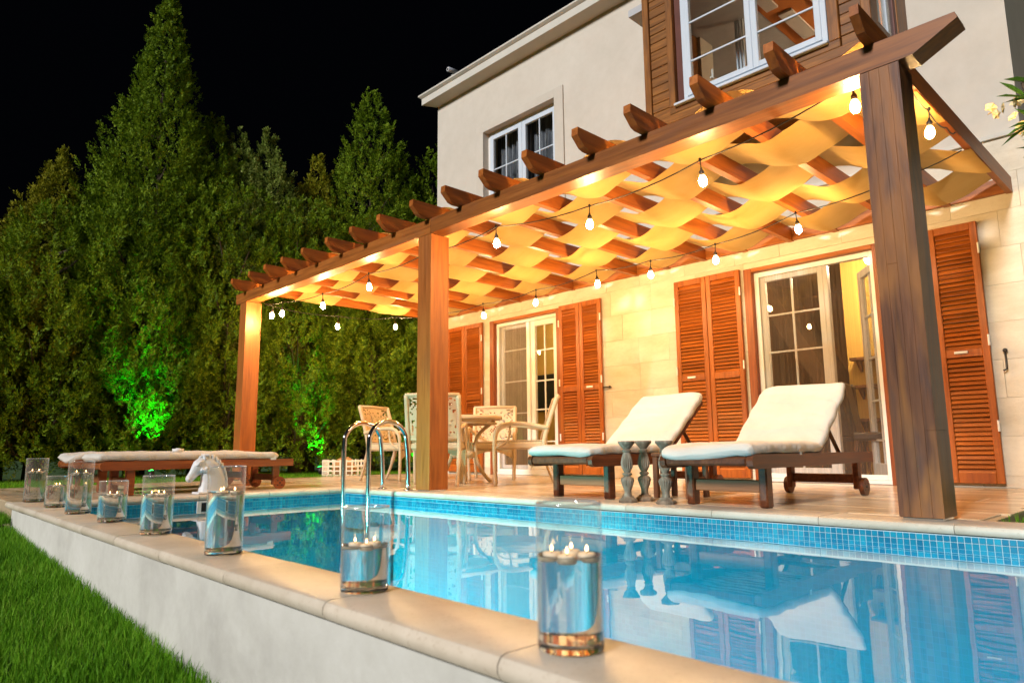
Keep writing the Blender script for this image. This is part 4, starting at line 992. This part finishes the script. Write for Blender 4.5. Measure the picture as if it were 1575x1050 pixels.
md = o.modifiers.new('fuse', 'REMESH'); md.mode = 'VOXEL'; md.voxel_size = .0042; md.use_smooth_shade = True
md = o.modifiers.new('soft', 'SMOOTH'); md.iterations = 1; md.factor = .5

# ------------------------------------------------------------------ glass cylinders with water and floating candles
wallg = haze_glint_glass('vase_glass', .06, .06); rimg = haze_glint_glass('vase_rim_glint_glass', .2, .30); baseg = glass('vase_base_glass', 1.5, (.97, .98, .98)); watg = glass('vase_water', 1.33, (.985, .99, .99))  # extra white in the rim glass is a painted highlight
fl_me = MB(); fl_me.lathe([(.0006, 0), (.0020, .002), (.0024, .004), (.0016, .007), (.0003, .011)], n=8); fl_me = fl_me.mesh('flame', M['flame'], True)
cu_me = MB(); cu_me.lathe([(.013, -.011), (.0155, -.008), (.0155, .003), (.014, .0035), (.001, .002)], n=16); cu_me = cu_me.mesh('wax_cup', M['wax'], True)
wk_me = MB(); wk_me.tube([(0, 0, .001), (0, 0, .008)], .0009, 5); wk_me = wk_me.mesh('wick', M['black'])
VS = [((-.848, .955), .116, .245, .157, 'nearest, rightmost of the row', 4), ((-1.551, .985), .118, .202, .111, 'short one below the ladder', 3),
      ((-2.452, .998), .122, .293, .206, 'tall one before the horse bust', 3), ((-3.266, 1.036), .126, .245, .166, 'medium one left of the bust', 3),
      ((-4.039, 1.067), .132, .203, .135, 'short one, fifth from the right', 2), ((-4.747, 1.075), .134, .297, .231, 'tall one, sixth from the right', 2),
      ((-5.43, 1.102), .138, .20, .140, 'small one between two tall ones', 2), ((-6.19, 1.115), .140, .312, .218, 'tall one, leftmost of the row', 3)]
for (x, y), dia, h, zw, lab, nc in VS:
    r_ = dia / 2
    t = thing('glass_vase', 'glass cylinder with water and candles on the pool edge, ' + lab, 'vase', (x, y, .0012), random.uniform(0, 3), 'glass cylinders with floating candles along the pool edge')
    q = MB(); q.lathe([(r_, .013), (r_, h)], n=72, caps=False); q.build('glass_wall', wallg, t, True)
    q = MB(); q.lathe([(r_ - .0038, h - .002), (r_ - .003, h + .0018), (r_ - .0004, h + .0018), (r_ + .0004, h - .002), (r_ - .0038, h - .002)], n=72, caps=False); q.build('rim', rimg, t, True)
    q = MB(); q.lathe([(.0004, 0), (r_ - .006, 0), (r_ - .0012, .003), (r_ - .0003, .0125), (r_ - .004, .0145), (.0004, .013)], n=72); fix(q.build('glass_base', baseg, t), 18)
    q = MB(); q.lathe([(.0004, .0155), (r_ - .005, .0165), (r_ - .0028, .019), (r_ - .0028, zw + .001), (r_ - .006, zw - .001), (.0004, zw - .0015)], n=72); fix(q.build('water', watg, t), 18)
    pos = []
    for k in range(nc):
        a = 2 * PI * k / nc + x * 3; rr_ = min(r_ - .027, .0275 if nc > 2 else .024)
        if nc == 4: rr_ = .031
        pos.append((x + rr_ * math.cos(a), y + rr_ * math.sin(a), zw + .001))
    pos.sort(key=lambda p: p[0] * rt.x + p[1] * rt.y)
    word = {2: ('left', 'right'), 3: ('left', 'middle', 'right'), 4: ('leftmost', 'second', 'third', 'rightmost')}[nc]
    for p, wd_ in zip(pos, word):
        c_ = thing('floating_candle', wd_ + ' candle floating in the glass cylinder, ' + lab, 'candle', p, 0, 'floating candles in one glass cylinder, ' + lab)
        put('wax_cup', cu_me, c_); put('wick', wk_me, c_); put('flame', fl_me, c_, (0, 0, .006))

# ------------------------------------------------------------------ plastic crate on the lawn
t = thing('plastic_crate', 'pale slatted plastic crate lying on the grass in front of the hedge', 'crate', (-9.45, 5.62, lawn_z(-9.75, 5.75) + .02), R(52))
CW, CDp, CHt = .30, .22, .25
q = MB(); q.box(-CW, CW, -CDp, CDp, 0, .012, .003); q.build('crate_floor', M['plastic'], t)
for nm, fx in (('long', 1), ('short', 0)):
    for s_ in (-1, 1):
        q = MB(); L = CW if fx else CDp; n = 7 if fx else 5
        def seg(u0, u1, z0, z1):
            if fx: q.box(u0, u1, s_ * CDp - .006, s_ * CDp + .006, z0, z1, .002)
            else: q.box(s_ * CW - .006, s_ * CW + .006, u0, u1, z0, z1, .002)
        for k in range(n + 1): u = -L + 2 * L * k / n; seg(max(-L, u - .012), min(L, u + .012), .012, CHt)
        for z in (.012, .075, .14, .215):
            for k in range(n): u = -L + 2 * L * k / n; seg(u + .0122, u + 2 * L / n - .0122, z, z + .022)
        q.build('crate_side', M['plastic'], t)
t = thing('paper_bag', 'crumpled brown paper bag inside the plastic crate', 'bag', (-9.45, 5.62, lawn_z(-9.75, 5.75) + .034), .4)
q = MB(); rr0 = random.Random(3); q.loft([[(r_ * (1 + rr0.uniform(-.18, .18)) * math.cos(2 * PI * j / 12), r_ * .7 * (1 + rr0.uniform(-.18, .18)) * math.sin(2 * PI * j / 12), z + rr0.uniform(-.012, .012)) for j in range(12)] for r_, z in ((.16, 0), (.19, .08), (.17, .17), (.12, .24), (.05, .27))])
q.build('bag_body', plain('brown_paper', (.36, .19, .07), .8, .2), t)
# ------------------------------------------------------------------ conifers of the hedge
def plume_crown(base, H, Rmax, k, n_pl, leaves, seed, plen=(.26, .48), prad=.10, low=.25, front=.72, ls=1.0, power=.8):
    """crown of upward plumes; every plume is a cluster of small scale-leaf sprigs"""
    g = np.random.default_rng(seed)
    # heights weighted by circumference
    hh = g.uniform(low, H, n_pl * 4); rad = np.minimum(Rmax, k * (H - hh) ** power + .04)
    rad = np.where(hh < 1.0, rad * (.80 + .2 * hh), rad)
    keep = g.random(len(hh)) < rad / rad.max() * .9 + .06
    hh = hh[keep][:n_pl]; rad = rad[keep][:n_pl]; n = len(hh)
    # angle: most of them on the sides towards pool and terrace (+x), some behind
    ph = np.where(g.random(n) < front, g.uniform(-2.0, 1.75, n), g.uniform(0, 2 * PI, n))
    lob = 1 + .16 * np.sin(ph * 3 + hh * 1.7 + seed) + .10 * np.sin(ph * 7 - hh * 3.1 + seed)
    u = np.sqrt(g.uniform(.42, 1.0, n)); rr_ = rad * lob * u
    C = np.stack([rr_ * np.cos(ph), rr_ * np.sin(ph), hh], -1)
    out = np.stack([np.cos(ph), np.sin(ph), np.zeros(n)], -1)
    upw = np.clip(.75 + .5 * (hh / H), .7, 1.3)[:, None]
    ax = out * (g.uniform(.25, .75, n) * np.clip(rad / .6, .2, 1))[:, None] + np.array([0, 0, 1.0]) * upw + g.normal(0, .22, (n, 3))
    ax /= np.linalg.norm(ax, axis=1, keepdims=True)
    L = g.uniform(*plen, n) * np.clip(.5 + .75 * (rad / Rmax), .45, 1.1); PR = prad * g.uniform(.75, 1.2, n) * np.clip(.55 + .6 * rad / Rmax, .5, 1)
    # leaves: every plume is made of flat feathery side sprays
    K = 9; m = max(6, leaves // K); nrm = lambda a: a / (np.linalg.norm(a, axis=-1, keepdims=True) + 1e-9)
    t1 = nrm(np.cross(ax, np.array([.3, .5, .81]))); t2 = np.cross(ax, t1)
    sk = (np.arange(K)[None] + g.random((n, K))) / K * .92; a = g.uniform(0, 2 * PI, (n, K))
    rad_l = t1[:, None] * np.cos(a)[..., None] + t2[:, None] * np.sin(a)[..., None]
    sd_ = nrm(ax[:, None] * g.uniform(.7, 1.2, (n, K, 1)) + rad_l * (1.05 - .75 * sk[..., None]) + g.normal(0, .12, (n, K, 3)))
    sl = (PR[:, None] * (1.75 - .9 * sk) * g.uniform(.75, 1.2, (n, K)))
    so = C[:, None] + ax[:, None] * (sk * L[:, None])[..., None]
    sv = nrm(np.cross(sd_, rad_l + g.normal(0, .5, (n, K, 3))))
    tj = (np.arange(m) + .5) / m; sg = np.where(np.arange(m) % 2 == 0, 1.0, -1.0)
    P = so[:, :, None] + sd_[:, :, None] * (sl[..., None] * tj)[..., None] + g.normal(0, .006, (n, K, m, 3))
    D = nrm(sd_[:, :, None] * .9 + sv[:, :, None] * (sg * (.75 - .45 * tj))[None, None, :, None] + g.normal(0, .18, (n, K, m, 3)))
    Wd = nrm(np.cross(D, np.cross(sd_, sv)[:, :, None] + g.normal(0, .35, (n, K, m, 3))))
    ll = g.uniform(.030, .054, (n, K, m, 1)) * ls * (1.15 - .4 * tj)[None, None, :, None]; lw = ll * g.uniform(.16, .27, (n, K, m, 1))
    v0 = P; v1 = P + D * ll * .55 + Wd * lw; v2 = P + D * ll; v3 = P + D * ll * .55 - Wd * lw
    V = np.stack([v0, v1, v2, v3], 3).reshape(-1, 3); F = np.arange(len(V)).reshape(-1, 4)
    return V, F
def conifer(label, x, y, H, Rmax, k, n_pl, mat, seed, leaves=58, **kw):
    z0 = lawn_z(x, y) - .03
    t = thing('conifer_tree', label, 'tree', (x, y, z0), 0, 'conifers of the tall garden hedge')
    q = MB(); q.tube([(0, 0, 0), (.04, .03, H * .3), (-.03, .05, H * .55), (0, 0, H * .78)], [.12, .09, .045, .012], 9); q.build('trunk', M['trunk'], t, True)
    r0 = random.Random(seed); q = MB()
    for i in range(34):
        z = H * (.06 + .82 * i / 34); a = r0.uniform(-2.2, 2.0); L = min(Rmax, k * (H - z) ** .8) * .85
        q.tube([(0, 0, z), (L * .55 * math.cos(a), L * .55 * math.sin(a), z + L * .18), (L * math.cos(a), L * math.sin(a), z + L * .55)], [.028, .018, .006], 5)
    q.build('limb', M['trunk'], t); t.children[-1]['kind'] = 'stuff'
    V, F = plume_crown((0, 0, 0), H, Rmax, k, int(n_pl * .80), int(leaves * 1.55), seed, **kw)
    o = put('crown', np_mesh('crown', V, F, mat), t); return t
conifer('tallest conifer of the hedge with a long pointed top', -12.15, 3.51, 8.25, 1.25, .215, 2500, M['leaf_green'], 11, power=1.0)
conifer('olive conifer left of the tallest one, with a yellowish pointed top', -12.53, 2.22, 5.1, .8, .28, 1000, M['leaf_olive'], 12, power=1.0)
conifer('small olive conifer at the far left, below the yellowish pointed one', -12.65, 1.74, 4.15, .75, .34, 640, M['leaf_olive'], 13, power=1.0)
conifer('conifer cut by the left edge of the photo', -12.75, 1.15, 3.9, .8, .40, 640, M['leaf_green'], 14, power=1.0)
conifer('dark conifer shoulder growing close on the left of the tallest one', -12.3, 2.85, 4.95, .8, .34, 820, M['leaf_green'], 15, power=.9)
conifer('blue green conifer with pale tips close on the right of the tallest one', -11.9, 4.3, 6.1, .75, .36, 1000, M['leaf_green'], 16, power=1.0)
conifer('pale tipped conifer, middle of the three pale ones right of the tallest', -11.8, 4.70, 5.95, .75, .38, 950, M['leaf_pale'], 17, power=1.0)
conifer('pale tipped conifer, rightmost of the three, above the pergola left end', -11.6, 5.16, 5.95, .8, .38, 1000, M['leaf_pale'], 18, power=1.0)
conifer('slim yellowish conifer between the pale ones and the second tallest', -11.4, 6.04, 5.75, .65, .28, 860, M['leaf_olive'], 19, power=1.0)
conifer('second tallest conifer, cone shaped, left of the house corner', -11.15, 7.02, 7.35, 1.3, .33, 1900, M['leaf_green'], 20, power=1.0)
conifer('rounded conifer low at the right of the second tallest one', -10.95, 7.75, 5.9, .8, .45, 860, M['leaf_green'], 21)
conifer('dark conifer partly hidden behind the house corner', -10.8, 8.35, 6.5, .8, .38, 760, M['leaf_green'], 22)
low = dict(plen=(.2, .38), low=.02, power=.5)
for i, (y, h, lab, mt) in enumerate(((.9, 3.1, 'low bushy conifer filling the foot of the hedge at the far left', 'leaf_green'), (2.1, 4.0, 'low bushy conifer at the hedge foot beneath the yellowish pointed tree', 'leaf_green'), (3.3, 4.5, 'low bushy conifer at the hedge foot where the big green lamp shines', 'leaf_green'),
                                     (4.5, 4.8, 'low bushy conifer at the hedge foot just left of the pergola end post', 'leaf_green'), (5.6, 4.7, 'low bushy conifer at the hedge foot under the pergola, with a green lamp', 'leaf_green'), (6.8, 4.6, 'low bushy conifer at the hedge foot behind the left wicker armchair', 'leaf_green'),
                                     (7.9, 4.4, 'low bushy conifer at the hedge foot beside the middle post', 'leaf_green'), (9.0, 3.5, 'low bushy conifer at the hedge foot beyond the house corner', 'leaf_green'))):
    conifer(lab, -12.7 + .3 * y, y, h, 1.0, .75, 820, M[mt], 40 + i, leaves=60, **low)

# green garden lamps at the hedge foot
def green_lamp(x, y, lab, e, tx):
    z = lawn_z(x, y)
    t = thing('garden_spotlight', lab, 'spotlight', (x, y, z))
    q = MB(); q.lathe([(.006, -.05), (.008, .08)], n=6); q.build('spike', M['iron'], t)
    q = MB(); q.tube([(0, 0, .07), (-.05, 0, .15)], [.035, .042], 12, caps=True); q.build('lamp_head', M['iron'], t, True)
    q = MB(); q.tube([(-.051, 0, .1515), (-.053, 0, .1535)], .036, 12); q.build('lens', emit('green_lens_glow', (.02, 1, .08), 6), t)
    ld = bpy.data.lights.new('green_light', 'SPOT'); ld.energy = e; ld.color = (.0, 1.0, .04); ld.spot_size = R(46); ld.spot_blend = .7; ld.shadow_soft_size = .03
    lo = bpy.data.objects.new('green_light', ld); COL.objects.link(lo); lo.parent = t; lo.location = (-.07, 0, .17); lo.rotation_euler = Vector((-.36, tx, 1)).to_track_quat('-Z', 'Y').to_euler()
green_lamp(-10.45, 3.22, 'green garden spotlight on the grass behind the flat loungers, shining up the hedge', 240, 0)
green_lamp(-9.95, 5.5, 'green garden spotlight at the hedge foot beneath the left end of the pergola', 190, 0)
green_lamp(-9.5, 7.0, 'green garden spotlight on the grass behind the left wicker armchair', 30, .1)

# ------------------------------------------------------------------ grass blades
def blades(name, x, y, hgt, wid, seed):
    g = np.random.default_rng(seed); n = len(x)
    z = np.array([lawn_z(a, b) for a, b in zip(x, y)])
    h = hgt * g.uniform(.5, 1.25, n); a = g.uniform(0, 2 * PI, n); lean = g.uniform(.05, .55, n) * h; b = g.uniform(0, 2 * PI, n)
    dx, dy = np.cos(a) * wid / 2, np.sin(a) * wid / 2; lx, ly = np.cos(b) * lean, np.sin(b) * lean
    P = np.stack([x, y, z], -1); wv = np.stack([dx, dy, 0 * dx], -1); mid = P + np.stack([lx * .35, ly * .35, h * .58], -1); tip = P + np.stack([lx, ly, h], -1)
    V = np.stack([P - wv, P + wv, mid + wv * .75, mid - wv * .75, tip], 1).reshape(-1, 3)
    i0 = np.arange(n) * 5
    F4 = np.stack([i0, i0 + 1, i0 + 2, i0 + 3], -1); F3 = np.stack([i0 + 3, i0 + 2, i0 + 4, i0 + 4], -1)
    me = bpy.data.meshes.new(name); me.from_pydata(V.tolist(), [], F4.tolist() + F3[:, :3].tolist()); me.materials.append(M['grass']); return me
g = np.random.default_rng(5)
n = 70000
# near lawn: density follows distance
d = g.uniform(0, 1, n) ** .75
xx = -.6 - 7.2 * d; yy = .865 - .0243 * (xx + .95) - g.uniform(0, 1, n) ** 1.15 * (.45 + 1.3 * d)
yy = np.where(xx < -6.3, yy + g.uniform(0, .12, n), yy)
o = put('grass', blades('grass', xx, yy, .062, .0036, 1)); tag(o, kind='stuff')
n = 46000
xx = g.uniform(-11.6, -9.03, n); yy = g.uniform(-1.0, 9.5, n)
o = put('grass', blades('grass', xx, yy, .060, .007, 2)); tag(o, kind='stuff')
n = 5000
xx = g.uniform(-.84, 1.0, n); yy = g.uniform(3.88, 6.78, n)
o = put('grass', blades('grass', xx, yy, .055, .005, 3)); tag(o, kind='stuff')

# ------------------------------------------------------------------ flowering oleander at the right edge
ol_leaf = leafy('oleander_leaf', [(.2, (.02, .06, .01)), (.6, (.05, .13, .02)), (.9, (.10, .20, .04))], .2, .35)
petal = plain('cream_petal', (.72, .60, .34), .7, .15, 20, .05)
t = thing('oleander_shrub', 'tall shrub with narrow leaves and cream yellow flowers at the right edge', 'shrub', (-.42, 5.0, lawn_z(-.42, 5.0)))
zb = t.location.z
r0 = random.Random(8); q = MB(); tips = []
for (tx, ty, tz) in ((-.20, .02, 2.62), (-.26, -.03, 2.5), (-.10, 0, 2.62), (.1, .15, 2.9), (.25, -.1, 2.7), (0.05, .3, 2.4), (.35, .2, 3.0)):
    pth = spline([(0, 0, 0), (tx * .2, ty * .2, 1.0), (tx * .6, ty * .6, 1.9), (tx, ty, tz - zb)], 4); q.tube(pth, [.028 - .018 * i / (len(pth) - 1) for i in range(len(pth))], 7); tips.append(pth)
q.build('stem', M['trunk'], t, True)
lm = MB(); lm.add([(0, 0, 0), (.05, .012, .008), (.11, .013, .006), (.17, 0, -.012), (.11, -.013, .006), (.05, -.012, .008), (.08, 0, -.002)], [(0, 1, 6), (1, 2, 6), (2, 3, 6), (3, 4, 6), (4, 5, 6), (5, 0, 6)]); lm = lm.mesh('leaf', ol_leaf)
for pth in tips:
    for i in range(44):
        s_ = r0.uniform(.45, 1.0); p = pth[min(len(pth) - 1, int(s_ * (len(pth) - 1)))]
        lo = put('leaf', lm, t, p, (r0.uniform(-.6, .6), r0.uniform(-.9, .5), r0.uniform(0, 2 * PI))); lo.scale = (r0.uniform(.8, 1.3),) * 3
for (cx, cy, cz, nfl) in ((-.36, -.02, 2.37, 8), (-.25, .05, 2.27, 8), (-.1, -.1, 2.5, 7), (.15, .1, 2.8, 7)):
    for i in range(nfl):
        p = (cx + r0.uniform(-.07, .07), cy + r0.uniform(-.07, .07), cz - zb + r0.uniform(-.06, .06)); q = MB()
        for k in range(5):
            a = 2 * PI * k / 5 + i; c_, s_ = math.cos(a), math.sin(a); w_ = .016
            q.add([(0, 0, 0), (.022 * c_ - w_ * s_, .022 * s_ + w_ * c_, .012), (.036 * c_, .036 * s_, .008), (.022 * c_ + w_ * s_, .022 * s_ - w_ * c_, .012)], [(0, 1, 2, 3)])
        q.build('flower', petal, t, False, p, (r0.uniform(-1.2, 1.2), r0.uniform(-1.4, .2), 0))
